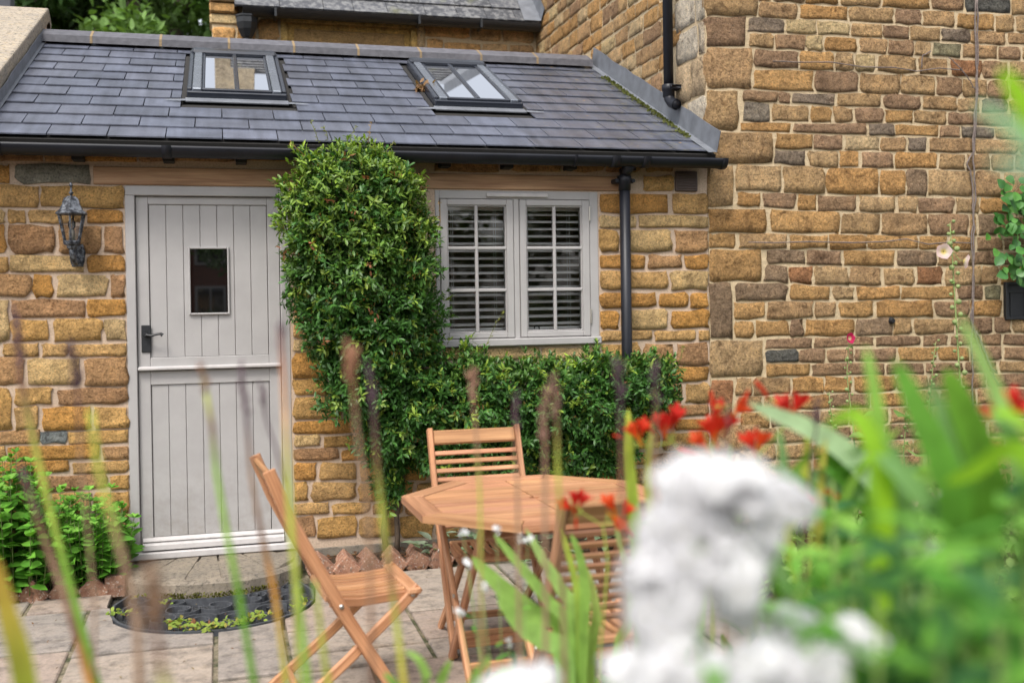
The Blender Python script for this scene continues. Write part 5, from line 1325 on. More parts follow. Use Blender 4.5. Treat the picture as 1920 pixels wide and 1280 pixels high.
def mint(label, cx, cy, rx, ry, hts, ns, lim):
    t = thing('mint_plant', label, 'herb', (cx, cy, .03), 0, 'mint by the door'); cnt_ = 0
    sm = M(); spots = []
    for k in range(ns):
        a = RNG.random()*6.283; r = math.sqrt(RNG.random()); x, y = rx*r*math.cos(a), ry*r*math.sin(a); h = hts*(1-.45*r*r)*RNG.uniform(.78, 1.08)
        lean = (x*.35, y*.9-.03*r); pts = [(x+lean[0]*u, y+lean[1]*u, h*u) for u in (0, .35, .7, 1)]; sm.tube(pts, [.003, .0028, .0022, .0015], 5, (.12, .16, .05))
        nl = int(h/.05)
        for i in range(1, nl+1):
            u = i/nl; p = np.array([x+lean[0]*u, y+lean[1]*u, h*u]); sz = (1.25 if i < nl-1 else .75)*RNG.uniform(.7, 1.1)*(.75+.35*(1-u)); a0 = i*1.571+k+RNG.gauss(0, .35)
            for s in (0, math.pi):
                if i < nl*.25 and RNG.random() < .15: continue
                d = (math.cos(a0+s), math.sin(a0+s), .25+.4*u+RNG.gauss(0, .2)); spots.append((p, d, sz, i >= nl-1))
            if i == nl:
                for s in range(3): spots.append((p, (math.cos(a0+s*2), math.sin(a0+s*2), 1.2), .5*RNG.uniform(.8, 1.1), True))
    obj_at(sm, 'stems', STEMM, t, True)
    spots.sort(key=lambda s: s[0][1]-s[0][2]*.3)
    mbr = M(); rp, rd, rs = [], [], []
    for p, d, sz, tip in spots:
        if cnt_ < lim: place_leaf(MINT[3] if tip and RNG.random() < .6 else RNG.choice(MINT[:3]), t, p, d, (RNG.gauss(0, .4), -.45+RNG.gauss(0, .35), 1), sz); cnt_ += 1
        else: rp.append(p); rd.append(d); rs.append(sz*.072)
    if rp:
        leaves_mesh(np.array(rp), np.array(rd), np.tile((0, -.3, 1.), (len(rp), 1)), np.array(rs), np.array(rs)*.6, np.tile((.10, .27, .03), (len(rp), 1))*NP.uniform(.7, 1.3, (len(rp), 1)), mb=mbr)
        o = obj_at(mbr, 'other_leaves', LEAF_SOFT, t, True); o['kind'] = 'stuff'
mint('taller lush green mint at the far left edge of the photo', -.58, -.20, .28, .15, .70, 70, 299)
mint('bushy mint between the taller mint and the door frame', -.20, -.19, .20, .13, .54, 52, 299)
mint('small mint sprigs pressed against the door frame', -.045, -.13, .05, .05, .40, 8, 99)

# ---- silver leaved lamb's ear and small plants under the shrub
EAR = [leaf_data('leaf', .10, .040, LEAF_SOFT, .3, b_, c) for b_, c in ((.3, (.20, .26, .17)), (.5, (.16, .225, .13)), (.2, (.25, .30, .21)))]
def ears(label, x, y, n=26, r=.16, hh=.2):
    t = thing('silver_leaf_plant', label, 'plant', (x, y, .04), 0, 'silver leaved plants under the shrub')
    for k in range(n):
        a = RNG.random()*6.283; u = RNG.random(); p = (r*u*math.cos(a), r*u*math.sin(a)*.7, hh*RNG.random()*(1-.5*u)); place_leaf(RNG.choice(EAR), t, p, (math.cos(a), math.sin(a), RNG.uniform(.1, .9)), (0, -.2, 1), RNG.uniform(.7, 1.2))
    m_ = M(); m_.tube([(0, 0, -.03), (0, 0, hh*.7)], .006, 5, (.16, .2, .1)); obj_at(m_, 'stem', STEMM, t, True)
ears('silvery green leaved plant low behind the left table legs', 1.72, -.20); ears('silvery green leaved plant seen just over the table top', 2.25, -.42, 34, .2, .5)
ears('silvery green leaved plant at the right end of the shrub', 2.72, -.3, 26, .18, .35); ears('silvery leaved plant under the seat of the far chair', 1.98, -.22, 28, .16, .25)
# dry leaf litter behind the bricks
lm = M(); n = 420; P = np.stack([NP.uniform(1.0, 2.0, n), NP.uniform(-.34, -.02, n), np.full(n, .058)], 1); P[:, 2] = np.where(P[:, 1] < -.27, .004, .060)
leaves_mesh(P, np.stack([NP.normal(size=n), NP.normal(size=n), NP.uniform(.0, .5, n)], 1), np.stack([NP.normal(0, .4, n), NP.normal(0, .4, n), np.ones(n)], 1), NP.uniform(.012, .03, n), NP.uniform(.006, .012, n), np.array([(.16, .07, .035), (.10, .05, .03), (.22, .12, .05)])[NP.integers(0, 3, n)], mb=lm)
n = 150; P = np.stack([NP.uniform(-.8, 2.4, n), NP.uniform(-2.3, -.3, n), np.full(n, .005)], 1)
leaves_mesh(P, np.stack([NP.normal(size=n), NP.normal(size=n), NP.uniform(.0, .3, n)], 1), np.tile((0, 0, 1.), (n, 1)), NP.uniform(.008, .024, n), NP.uniform(.005, .011, n), np.array([(.16, .08, .04), (.10, .06, .03), (.22, .16, .07)])[NP.integers(0, 3, n)], mb=lm)
lm.build('leaf_litter', LEAF_SOFT, None, True, kind='stuff')
# weeds growing through the mat
wm_ = M(); P = []; 
for cx, cy, r, n in ((.01, -.72, .05, 30), (.27, -1.0, .05, 42), (.36, -1.08, .05, 40), (.46, -1.10, .07, 60), (.58, -1.06, .06, 50), (.66, -1.0, .05, 40), (.2, -.6, .03, 10), (.84, -.9, .03, 14), (.9, -.8, .02, 10), (.12, -.42, .05, 16)):
    for k in range(n): P.append((cx+RNG.gauss(0, r*.6), cy+RNG.gauss(0, r*.4), RNG.uniform(-.005, .022)))
n = len(P); leaves_mesh(np.array(P), np.stack([NP.normal(size=n), NP.normal(size=n), NP.uniform(.1, 1, n)], 1), np.stack([NP.normal(0, .4, n), NP.normal(0, .4, n)-.3, np.ones(n)], 1), NP.uniform(.016, .034, n), NP.uniform(.012, .024, n), np.array([(.26, .33, .06), (.20, .28, .05), (.30, .26, .06), (.22, .10, .05)])[NP.choice(4, n, p=[.45, .3, .17, .08])], mb=wm_)
wm_.build('small_weeds', LEAF_SOFT, None, True, kind='stuff')
# moss along the foot of the step
mm = M(); n = 500; xs = NP.uniform(.0, .9, n); P = np.stack([xs, -.10-.455*np.sqrt(np.clip(1-((xs-.447)/.47)**2, 0, 1))**.9+NP.normal(0, .008, n), NP.uniform(-.005, .022, n)], 1)
leaves_mesh(P, np.stack([NP.normal(size=n), NP.normal(size=n), np.full(n, 1.2)], 1), rnd_dir(n), .016, .010, np.tile((.10, .10, .02), (n, 1))*NP.uniform(.5, 1.5, (n, 1)), mb=mm); mm.build('moss', LEAF_SOFT, None, True, kind='stuff')
# dry debris lodged against the right skylight
dl = M(); n = 60; c0 = roof(1.895, V0+.44, .035); P = c0+NP.normal(0, 1, (n, 3))*np.array([.03, .03, .014]); leaves_mesh(P, rnd_dir(n), rnd_dir(n), .05, .022, np.tile((.24, .14, .07), (n, 1))*NP.uniform(.5, 1.3, (n, 1)), mb=dl)
tag(dl.build('dry_leaves', LEAF_SOFT, None, True), 'wad of dry brown leaves caught beside the right skylight', 'dry leaves')

# ---- hollyhocks in front of the house wall
def flower_cup(name, R, col, col2, throat=(.6, .5, .15), mat=PETAL):
    m_ = M(); n = 20; V = []; C = []
    for j, (rr, z, c) in enumerate(((.06, 0, throat), (.22, .05, throat), (.5, .22, col2), (.82, .42, col), (1.0, .46, col))):
        for i in range(n):
            t = 2*math.pi*i/n; k = 1-.10*(j/4)*abs(math.sin(2.5*t))+.02*math.sin(9*t)*(j/4); V.append((R*rr*k*math.cos(t), R*rr*k*math.sin(t), R*z+.06*R*math.sin(5*t+1)*(j/4))); C.append(c)
    F = [(j*n+i, j*n+(i+1) % n, (j+1)*n+(i+1) % n, (j+1)*n+i) for j in range(4) for i in range(n)]+[tuple(range(n))]
    m_.add(V, F, np.array(C)); return m_.mesh(name, mat, True)
PALE = flower_cup('flower', .052, (.80, .62, .60), (.82, .70, .60), (.75, .62, .22)); MAG = flower_cup('flower', .036, (.62, .03, .14), (.60, .02, .10), (.75, .55, .35))
BUD = M().lathe([(.002, 0), (.010, .004), (.0145, .012), (.012, .022), (.004, .028)], (0, 0, 0), 8, (.30, .37, .16)).mesh('bud', LEAF_SOFT, True)
HL = [leaf_data('leaf', .085, .085, LEAF_SOFT, .2, .2, c) for c in ((.14, .24, .06), (.20, .29, .09))]
def aim(o, p, d, k=1.0):
    q = Vector(d).to_track_quat('Z', 'Y').to_matrix().to_4x4(); q = Matrix.Translation(p) @ q @ Matrix.Scale(k, 4); o.matrix_local = q
def hollyhock(label, path, y, nb_, flowers=(), r=.006, budk=1.0):
    pts = [onY(px, py, y) for px, py in path]; last = pts[-1]; pts.append(np.array([last[0]+.03, y, .05]))
    b0 = Vector(pts[-1]); t = thing('hollyhock', label, 'flower', b0, 0, 'hollyhocks against the house wall')
    loc = [p-np.array(b0) for p in pts]; m_ = M(); m_.tube(loc, [r*.35]+list(np.linspace(r*.5, r, len(loc)-1)), 7, (.24, .30, .11)); obj_at(m_, 'stem', STEMM, t, True)
    a, b = loc[0], loc[-2]; seg = [np.array(q) for q in loc[:-1]]
    for k in range(nb_):
        u = k/nb_*(len(seg)-1); i = int(u); p = seg[i]+(seg[min(i+1, len(seg)-1)]-seg[i])*(u-i); s = -1 if k % 2 else 1
        d = (s*RNG.uniform(.5, 1), RNG.uniform(-.9, .2), RNG.uniform(.1, .7)); o = link('bud', BUD, t); aim(o, p+np.array(d)*.013, d, budk*RNG.uniform(.7, 1.25)*(1.0 if k > 2 else .7))
        if k % 3 == 2: place_leaf(RNG.choice(HL), t, p, (s*.8, -.5, -.2), (0, -.6, 1), RNG.uniform(.2, .42))
    for (px, py, d, me) in flowers:
        p = onY(px, py, y-.03)-np.array(b0); o = link('flower', me, t); aim(o, p, d); 
        m_ = M(); m_.tube([p, p*1.0-np.array(d)*.02, min(seg, key=lambda q: np.linalg.norm(q-p))], .0025, 5, (.26, .33, .12)); obj_at(m_, 'flower_stalk', STEMM, t, True)
    for k in range(6):
        place_leaf(RNG.choice(HL), t, (RNG.uniform(-.08, .08), RNG.uniform(-.08, .05), .1+.12*k), (RNG.uniform(-1, 1), -.7, .2), (0, -.4, 1), RNG.uniform(1, 1.7))
hollyhock('tall hollyhock with two pale pink blooms beside the bare climber stems', [(1781, 418), (1785, 470), (1789, 540), (1794, 620), (1799, 700), (1804, 790)], -.40, 30, ((1769, 472, (-.5, -1, .1), PALE), (1806, 489, (1, -.45, -.25), PALE)), .008, 1.15)
hollyhock('short hollyhock with one magenta bloom against the house wall', [(1592, 634), (1590, 665), (1588, 700), (1592, 740), (1600, 800)], -.35, 16, ((1592, 634, (.15, -1, .1), MAG),), .005, .7)
hollyhock('budded flowerless hollyhock spire left of the tall pale hollyhock', [(1755, 640), (1750, 675), (1747, 715), (1742, 760), (1738, 820)], -.38, 18, (), .005, .7)
hollyhock('low budded hollyhock spire left of the magenta bloom', [(1555, 735), (1557, 765), (1562, 800), (1568, 860)], -.40, 12, (), .005, .6)
hollyhock('low budded hollyhock spire between the magenta bloom and tall hollyhock', [(1700, 770), (1698, 800), (1694, 850)], -.42, 10, (), .005, .6)
# climber with round leaves at the right edge of the house wall
cl = thing('leafy_climber', 'fresh green round leaved climber at the right edge of the wall', 'climber', tuple(onY(1905, 420, -.1)))
b0 = np.array(cl.location)
CLF = [leaf_data('leaf', .085, .078, LEAF_GLOSSY, .15, .15, c) for c in ((.06, .19, .03), (.09, .25, .04), (.045, .15, .03))]
for k in range(150):
    px = RNG.triangular(1846, 1985, 1905); py = RNG.uniform(335, 520)
    if px < 1848+(abs(py-425)*.45): px += 45
    p = onY(px, py, -RNG.uniform(.05, .22))-b0; a = RNG.uniform(0, 6.28); place_leaf(RNG.choice(CLF), cl, p, (math.cos(a), RNG.uniform(-.6, 0), math.sin(a)), (RNG.gauss(0, .4), -1, .5), RNG.uniform(.55, 1.05))
m_ = M()
for k in range(6): m_.tube([onY(1990, 560-k*45, -.03)-b0, onY(1930, 500-k*35, -.06)-b0, onY(1870+k*6, 470-k*22, -.1)-b0], [.005, .004, .002], 5, (.2, .17, .1))
obj_at(m_, 'stems', STEMM, cl, True)

# ================================================================== FOREGROUND PLANTS
def nat(px, py, d): return far(px, py, d)
def to_ground(p, q, zg=.03):
    """continue the stem q->p (downwards) to the soil with a gently straightening line"""
    p = np.array(p); q = np.array(q); d = p-q; d = d/(np.linalg.norm(d)+1e-9)
    d = d*np.array([.35, .35, 1]); d = d/abs(d[2]) if abs(d[2]) > .2 else np.array([0, 0, -1.])
    if d[2] > 0: d = np.array([0, 0, -1.])
    k = p[2]-zg; return [p+d*k*.5, p+d*k]
G1, G2, YG, OR_, BR_, PU, TAN = (.12, .27, .025), (.22, .38, .05), (.42, .46, .07), (.55, .26, .05), (.17, .085, .05), (.075, .04, .055), (.30, .19, .12)
def stalk(label, path, d, wpx, cols, head=None, headcol=PU, headw=18):
    """upright flower stalk gone to seed; path in photograph pixels from the tip down, at distance d"""
    wpx *= .70; headw *= .85
    pts = [nat(x, y, d) for x, y in path]; pts += to_ground(pts[-1], pts[-2]); k = len(pts)
    base = Vector(pts[-1]); t = thing('seed_stalk', label, 'flower stalk', base, 0, 'faded flower stalks in the foreground border')
    L = [p-np.array(base) for p in pts]; r0 = wpx*d/F_PX/2
    P = []; R = []; C = []
    npt = len(path)
    for i in range(k-1):
        for u in np.linspace(0, 1, 5)[:-1]:
            P.append(L[i]+(L[i+1]-L[i])*u); w_ = min(1, (i+u)/(npt-1)); R.append(r0*(.55+.45*w_)); x = w_*(len(cols)-1); j = min(int(x), len(cols)-2); f = x-j; C.append(np.array(cols[j])*(1-f)+np.array(cols[j+1])*f)
    P.append(L[-1]); R.append(r0*1.1); C.append(cols[-1])
    m_ = M(); m_.tube(P, R, 7, cols=C); obj_at(m_, 'stem', STEMM, t, True)
    if head:
        n = head; m_ = M(); a = L[0]; b = L[1]; hl = min(np.linalg.norm(b-a), .11)
        b = a+(b-a)/np.linalg.norm(b-a)*hl
        for i in range(n):
            u = i/n; p = a+(b-a)*u; dr = rnd_dir(1)[0]*np.array([1, 1, .4]); rr = headw*d/F_PX*.5
            m_.tube([p, p+dr*rr*.6+np.array([0, 0, .004]), p+dr*rr+np.array([0, 0, .012])], [.0022, rr*.34, .001], 6, np.array(headcol)*RNG.uniform(.6, 1.4))
        obj_at(m_, 'seed_head', STEMM, t, True)
    return t
stalk('yellow green stalk with a dark seed tip rising in front of the far left wall', [(30, 590), (36, 700), (62, 820), (95, 960), (130, 1090), (185, 1290)], 1.55, 21, [PU, BR_, YG, G2, G1], 12, PU, 26)
stalk('brown stalk with a large dark purple seed head left of the door', [(133, 655), (146, 735), (120, 830)][:2]+[(150, 860), (165, 1000), (178, 1130), (175, 1290)], 1.5, 9, [PU, PU, TAN, TAN, TAN], 16, PU, 30)
stalk('leaning brown stalk crossing the mint low at the left', [(40, 880), (75, 985), (112, 1090), (140, 1180), (172, 1290)], 1.45, 22, [PU, BR_, TAN, BR_, OR_], 10, PU, 18)
stalk('faded tan stalk in front of the door frame, over a blurred brown seed head', [(170, 770), (185, 880), (215, 990), (240, 1080), (258, 1180), (262, 1290)], 1.2, 24, [YG, YG, TAN, TAN, TAN], 0)
stalk('very near blurred brown seed head below the doorstep', [(288, 1085), (292, 1180), (300, 1240), (312, 1300)], .85, 26, [TAN, BR_, BR_, YG], 34, (.20, .115, .065), 46)
stalk('stalk banded brown, yellow and green in front of the middle of the door', [(378, 690), (388, 745), (398, 800), (405, 880), (425, 1000), (448, 1110), (478, 1290)], 1.5, 20, [BR_, YG, BR_, G2, G2, G1, G1], 10, BR_, 22)
stalk('purple tipped stalk turning orange low in front of the doormat', [(452, 690), (463, 790), (470, 890), (490, 1000), (515, 1110), (538, 1290)], 1.6, 17, [PU, PU, TAN, BR_, OR_, YG], 9, PU, 20)
stalk('thin dark purple stalk over the lower half of the door', [(490, 730), (500, 790), (520, 850), (536, 920), (548, 1040), (560, 1290)], 1.7, 10, [PU, PU, PU, TAN, TAN, YG], 8, PU, 18)
stalk('tall peach and yellow stalk along the right door jamb', [(524, 610), (530, 680), (535, 780), (540, 900), (550, 1040), (566, 1180), (578, 1300)], 1.45, 22, [PU, (.36, .15, .08), (.62, .36, .17), YG, YG, G2, G2], 8, PU, 20)
stalk('yellow green stalk in front of the left chair leg', [(590, 1090), (598, 1150), (606, 1220), (618, 1300)], 1.5, 18, [G2, YG, YG, YG], 0)
stalk('brown seed head before the lower part of the green shrub', [(658, 655), (662, 720), (668, 800), (690, 960), (700, 1300)], 1.35, 13, [BR_, (.30, .14, .075), TAN, TAN, BR_], 26, (.26, .125, .07), 34)
stalk('dark purple stalk turning yellow at its foot, in front of the left chair seat', [(690, 690), (700, 760), (706, 860), (716, 960), (732, 1080), (745, 1180), (760, 1300)], 1.5, 18, [PU, PU, BR_, YG, BR_, YG, (.55, .45, .05)], 10, PU, 22)
stalk('pinkish brown seed stalk in front of the low hedge', [(884, 700), (888, 760), (894, 830), (900, 930), (905, 1300)], 1.8, 9, [TAN, (.30, .165, .11), TAN, YG, TAN], 14, (.30, .165, .11), 26)
stalk('dim brown seed stalk above the far chair back', [(965, 745), (966, 810), (970, 900), (975, 1300)], 1.7, 11, [PU, BR_, TAN, TAN], 10, PU, 22)
stalk('brown stalk beside the yellow one in front of the hedge', [(1020, 735), (1022, 830), (1022, 930), (1024, 1300)], 1.6, 14, [BR_, (.25, .13, .09), TAN, TAN], 18, (.22, .12, .09), 26)
stalk('brown and yellow stalk over the far edge of the table', [(1040, 715), (1044, 790), (1046, 880), (1052, 1000), (1060, 1300)], 1.6, 13, [BR_, BR_, YG, BR_, TAN], 18, (.20, .11, .085), 24)
stalk('dark blurred stalk before the black downpipe', [(1160, 680), (1163, 760), (1166, 860), (1168, 1300)], 1.5, 13, [PU, PU, BR_, TAN], 14, PU, 28)
stalk('dark blurred stalk before the right end of the hedge', [(1228, 690), (1230, 770), (1226, 860), (1220, 1300)], 1.5, 12, [PU, BR_, TAN, TAN], 12, PU, 24)
stalk('dark purple stalk among the red flowers in front of the house wall', [(1535, 755), (1532, 800), (1522, 850), (1515, 930), (1500, 1300)], 1.7, 9, [PU, PU, PU, BR_, TAN], 10, PU, 20)
stalk('thin brown stalk in front of the house wall corner', [(1368, 770), (1365, 840), (1362, 920), (1360, 1300)], 1.7, 8, [BR_, BR_, TAN, TAN], 6, PU, 16)

def leafblade(parent, path, d, wpx, c0, c1=None, fold=.16, face=(0, -1, .25), name='blade', sharp=True, off=None):
    b0 = np.array(origin(parent))
    dd = d if hasattr(d, '__len__') else [d]*len(path)
    pts = [nat(x, y, q)-b0 for (x, y), q in zip(path, dd)]
    dm = float(np.mean(dd)); m_ = blade(pts, wpx*dm/F_PX, None, face, fold, c0, c1, RNG.uniform(-.5, .5), 12); return obj_at(m_, name, BLADE, parent, True)
def plant(name, label, cat, px, py, d, group=None):
    p = nat(px, py, d); return thing(name, label, cat, (p[0], p[1], .03), 0, group)
# near blades at the lower left
q = plant('strap_leaf_plant', 'near green and orange sword leaf at the bottom left corner', 'plant', 60, 1300, 1.25)
b0 = q.location; base = (40+50, 1900)
leafblade(q, [(85, 1650), (48, 1285), (14, 1150), (-12, 1040)], 1.25, 44, G1, (.50, .30, .06))
leafblade(q, [(120, 1650), (-40, 1280), (-60, 1180), (-90, 1100)], 1.25, 34, G1, YG)
# crocosmia: blades, arching stems, red flowers
def croc_flower(name, col, base):
    m_ = M(); n = 6; V = []; C = []
    L = .046
    prof = [(.0022, 0), (.003, .35), (.0065, .62)]
    for r, u in prof:
        for i in range(12): t = i*math.pi/6; V.append((r*math.cos(t), r*math.sin(t), L*u)); C.append(base if u < .4 else col)
    F = [(j*12+i, j*12+(i+1) % 12, (j+1)*12+(i+1) % 12, (j+1)*12+i) for j in range(2) for i in range(12)]
    m_.add(V, F, np.array(C))
    for k in range(6):
        t = k*math.pi/3; rd = np.array([math.cos(t), math.sin(t), 0]); sd_ = np.array([-math.sin(t), math.cos(t), 0]); z = np.array([0, 0, 1.])
        ln = 1.0 if k % 2 else .85
        rows = [(.0055, .58, .0035), (.009, .78, .0058), (.0145*ln, .98, .0052), (.020*ln, 1.08*ln, .0008)]
        V = []; 
        for r, u, wv in rows: V += [rd*r+z*L*u-sd_*wv, rd*(r+.0008)+z*(L*u), rd*r+z*L*u+sd_*wv]
        m_.add(V, [(j*3+a, j*3+a+1, j*3+a+4, j*3+a+3) for j in range(3) for a in (0, 1)], col)
    return m_.mesh(name, PETAL, True)
RED = [croc_flower('flower', (.70, .045, .018), (.62, .16, .02)), croc_flower('flower', (.62, .03, .02), (.55, .09, .02)), croc_flower('flower', (.74, .085, .02), (.70, .28, .03))]
RBUD = M().lathe([(.001, 0), (.0032, .008), (.0042, .02), (.003, .030), (.0008, .036)], (0, 0, 0), 8, (.62, .06, .02)).mesh('bud', PETAL, True)
def crocosmia(label, stem, d, flowers, buds=(), blades=(), col=(.28, .33, .06)):
    pts = [nat(x, y, d) for x, y in stem]; g_ = to_ground(pts[-1], pts[-2]); b0 = Vector(g_[-1]); t = thing('crocosmia', label, 'flower', b0, 0, 'red flowered crocosmia in the border')
    L = [p-np.array(b0) for p in pts+g_]; m_ = M(); m_.tube(L, list(np.linspace(.0014, .0036, len(L))), 7, col); obj_at(m_, 'stem', STEMM, t, True)
    for (x, y, dx, dz, k) in flowers:
        p = nat(x, y, d)-np.array(b0); dv = RX*dx+np.array([0, 0, dz])-FX*RNG.uniform(-.1, .6); dv /= np.linalg.norm(dv)
        k *= .97; o = link('flower', RED[RNG.randint(0, 2)], t); aim(o, p-dv*.024*k, dv, k)
        near = min(L[:len(stem)], key=lambda s: np.linalg.norm(s-p)); m_ = M(); m_.tube([near, (near+p)/2-np.array([0, 0, .004]), p-dv*.022*k], [.0015, .0013, .0018], 5, col); obj_at(m_, 'flower_stalk', STEMM, t, True)
    for (x, y, dx, dz) in buds:
        p = nat(x, y, d)-np.array(b0); dv = RX*dx+np.array([0, 0, dz]); o = link('bud', RBUD, t); aim(o, p, dv, RNG.uniform(.8, 1.3))
        near = min(L[:len(stem)], key=lambda s: np.linalg.norm(s-p)); m_ = M(); m_.tube([near, p], [.0013, .0012], 5, col); obj_at(m_, 'flower_stalk', STEMM, t, True)
    for (path, wpx, c0, c1) in blades: leafblade(t, path, d+.05, wpx, c0, c1)
    return t
LG = (.26, .42, .10); DG = (.07, .20, .018); BG = (.19, .34, .13); YL = (.25, .45, .025)
crocosmia('red flowered crocosmia spray in front of the right end of the hedge', [(1185, 835), (1215, 838), (1262, 828), (1290, 870), (1300, 1000), (1305, 1300)], 2.3, [(1192, 815, -.5, .9, 1.2), (1204, 808, .2, 1, 1.1), (1240, 800, -.3, 1, 1.25), (1252, 798, .3, 1, 1.2), (1266, 788, .2, 1, 1.35)], [(1172, 822, -1, .3), (1232, 815, -.6, .5)], [([(1195, 1300), (1190, 1000), (1180, 860), (1178, 765)], 24, G2, YG), ([(1225, 1300), (1222, 1000), (1214, 900), (1222, 790)], 18, YG, (.36, .36, .10))])
crocosmia('red flowered crocosmia spray in front of the house corner', [(1345, 760), (1350, 800), (1338, 830), (1328, 870), (1330, 960), (1340, 1300)], 2.2, [(1318, 832, -.7, .8, 1.25), (1336, 812, -.3, 1, 1.5), (1346, 806, .3, 1, 1.4), (1366, 798, .6, 1, 1.1), (1382, 770, .8, .8, 1.1), (1345, 772, -.1, 1, 1.0)], [(1394, 762, .3, 1), (1340, 768, -.2, 1), (1310, 850, -.8, .2)], [([(1300, 1300), (1330, 1050), (1360, 900), (1372, 830)], 22, G2, G2)])
crocosmia('crocosmia with two red blooms and a bud above the white flower mass', [(1440, 745), (1490, 775), (1470, 800), (1425, 850), (1412, 930), (1400, 1300)], 2.2, [(1410, 835, -.5, 1, 1.3), (1424, 832, .4, .9, 1.2), (1478, 768, -.6, .9, 1.4), (1492, 764, .5, 1, 1.4)], [(1438, 742, -.6, .8), (1442, 750, -.5, .9)])
crocosmia('crocosmia with dark red blooms low among the strap leaves', [(1612, 880), (1592, 930), (1545, 945), (1520, 1000), (1510, 1300)], 2.2, [(1528, 940, -.8, .5, 1.2), (1545, 946, -.2, .6, 1.3), (1560, 932, .2, 1, 1.2), (1572, 928, .5, 1, 1.4), (1594, 926, .6, .8, 1.2), (1608, 880, .4, 1, .8)], [(1622, 962, .9, .2), (1540, 985, -.1, -1)])
crocosmia('crocosmia with a single orange red bloom near the right edge', [(1890, 770), (1900, 830), (1912, 950), (1920, 1300)], 1.7, [(1888, 765, -.2, .9, 1.3), (1896, 770, .5, .5, 1.2), (1880, 775, -.9, .2, 1.1)], [])
crocosmia('crocosmia with small red blooms in front of the near chair', [(1072, 935), (1090, 960), (1130, 985), (1140, 1050), (1120, 1300)], 2.3, [(1066, 950, -.8, .6, 1.0), (1078, 942, .1, 1, 1.1), (1090, 942, .5, 1, 1.0), (1148, 950, -.5, 1, 1.2), (1152, 972, .2, -.2, 1.1), (1172, 962, .5, 1, 1.0)], [(1164, 980, .5, -.6), (1080, 968, 0, -1)])
crocosmia('crocosmia bloom half hidden behind the white flower mass', [(1412, 935), (1418, 990), (1424, 1100), (1420, 1300)], 1.6, [(1412, 940, 0, 1, 1.2), (1416, 950, .4, -.3, 1.0)], [])

def fan(label, base, blades, group='sword leaved clumps in the border', d=2.0):
    t = plant('sword_leaf_clump', label, 'plant', base[0], base[1], d, group)
    for (path, wpx, c0, c1) in blades:
        bx, by = path[0]; leafblade(t, [(bx+(base[0]-bx)*.6, by+380)]+path, d+RNG.uniform(-.06, .06), wpx, c0, c1)
    return t
fan('pale green sword leaves fanning in front of the table', (1075, 1300), [
    ([(1062, 1200), (1000, 1150), (930, 1090), (884, 1042)], 40, LG, LG), ([(1068, 1200), (1030, 1130), (975, 1060), (925, 1000)], 26, LG, LG), ([(1078, 1180), (1055, 1110), (1018, 1050), (985, 990)], 30, LG, (.34, .48, .16)),
    ([(1085, 1200), (1080, 1100), (1060, 1020), (1050, 985)], 16, LG, YG), ([(1095, 1180), (1096, 1100), (1086, 1040), (1070, 1000)], 22, (.24, .40, .08), LG), ([(1060, 1250), (1022, 1200), (975, 1170), (930, 1110)], 44, (.26, .43, .12), LG),
    ([(1110, 1220), (1118, 1160), (1112, 1110), (1098, 1060)], 22, (.26, .42, .10), (.40, .46, .14)), ([(1150, 1250), (1180, 1150), (1170, 1050), (1152, 980)], 20, LG, (.36, .48, .18))], d=2.6)
fan('small light green leaves along the bottom edge under the table', (870, 1400), [([(800, 1320), (800, 1270), (784, 1235), (760, 1220)], 22, LG, LG), ([(830, 1330), (826, 1280), (835, 1255), (845, 1235)], 24, LG, LG), ([(880, 1330), (884, 1290), (900, 1255), (920, 1228)], 26, LG, LG), ([(905, 1330), (915, 1290), (935, 1262), (955, 1250)], 24, LG, LG), ([(760, 1330), (745, 1290), (730, 1270), (720, 1262)], 18, DG, LG), ([(690, 1340), (720, 1310), (745, 1290), (770, 1285)], 22, DG, LG)], d=2.0)
fan('bright upright strap leaves in front of the magenta hollyhock', (1640, 1150), [([(1642, 1000), (1648, 860), (1640, 750), (1622, 648)], 52, (.26, .50, .03), (.30, .52, .12)), ([(1660, 950), (1640, 840), (1600, 775), (1548, 800)], 44, (.30, .52, .02), (.27, .50, .05)), ([(1680, 1000), (1690, 900), (1650, 830), (1580, 860)], 40, BG, BG)], d=1.25)
fan('broad dark green strap leaves in the right middle', (1760, 1150), [([(1790, 980), (1770, 880), (1725, 780), (1676, 672)], 78, DG, (.14, .33, .05)), ([(1850, 980), (1845, 880), (1805, 770), (1772, 690)], 84, DG, (.16, .33, .04)), ([(1830, 950), (1790, 830), (1760, 760), (1740, 710)], 40, BG, BG), ([(1800, 1050), (1750, 960), (1700, 900), (1640, 850)], 60, (.19, .38, .10), BG)], d=1.2)
fan('long pale strap leaf rising past the tall hollyhock', (1930, 1150), [([(1920, 980), (1905, 860), (1858, 720), (1796, 588)], 66, (.20, .38, .10), (.33, .50, .15)), ([(1935, 960), (1915, 850), (1880, 800), (1850, 770)], 44, DG, BG), ([(1960, 950), (1900, 840), (1830, 880), (1770, 905)], 46, (.24, .47, .03), YL), ([(1980, 900), (1945, 830), (1900, 780), (1860, 775)], 40, YL, YL)], d=1.15)
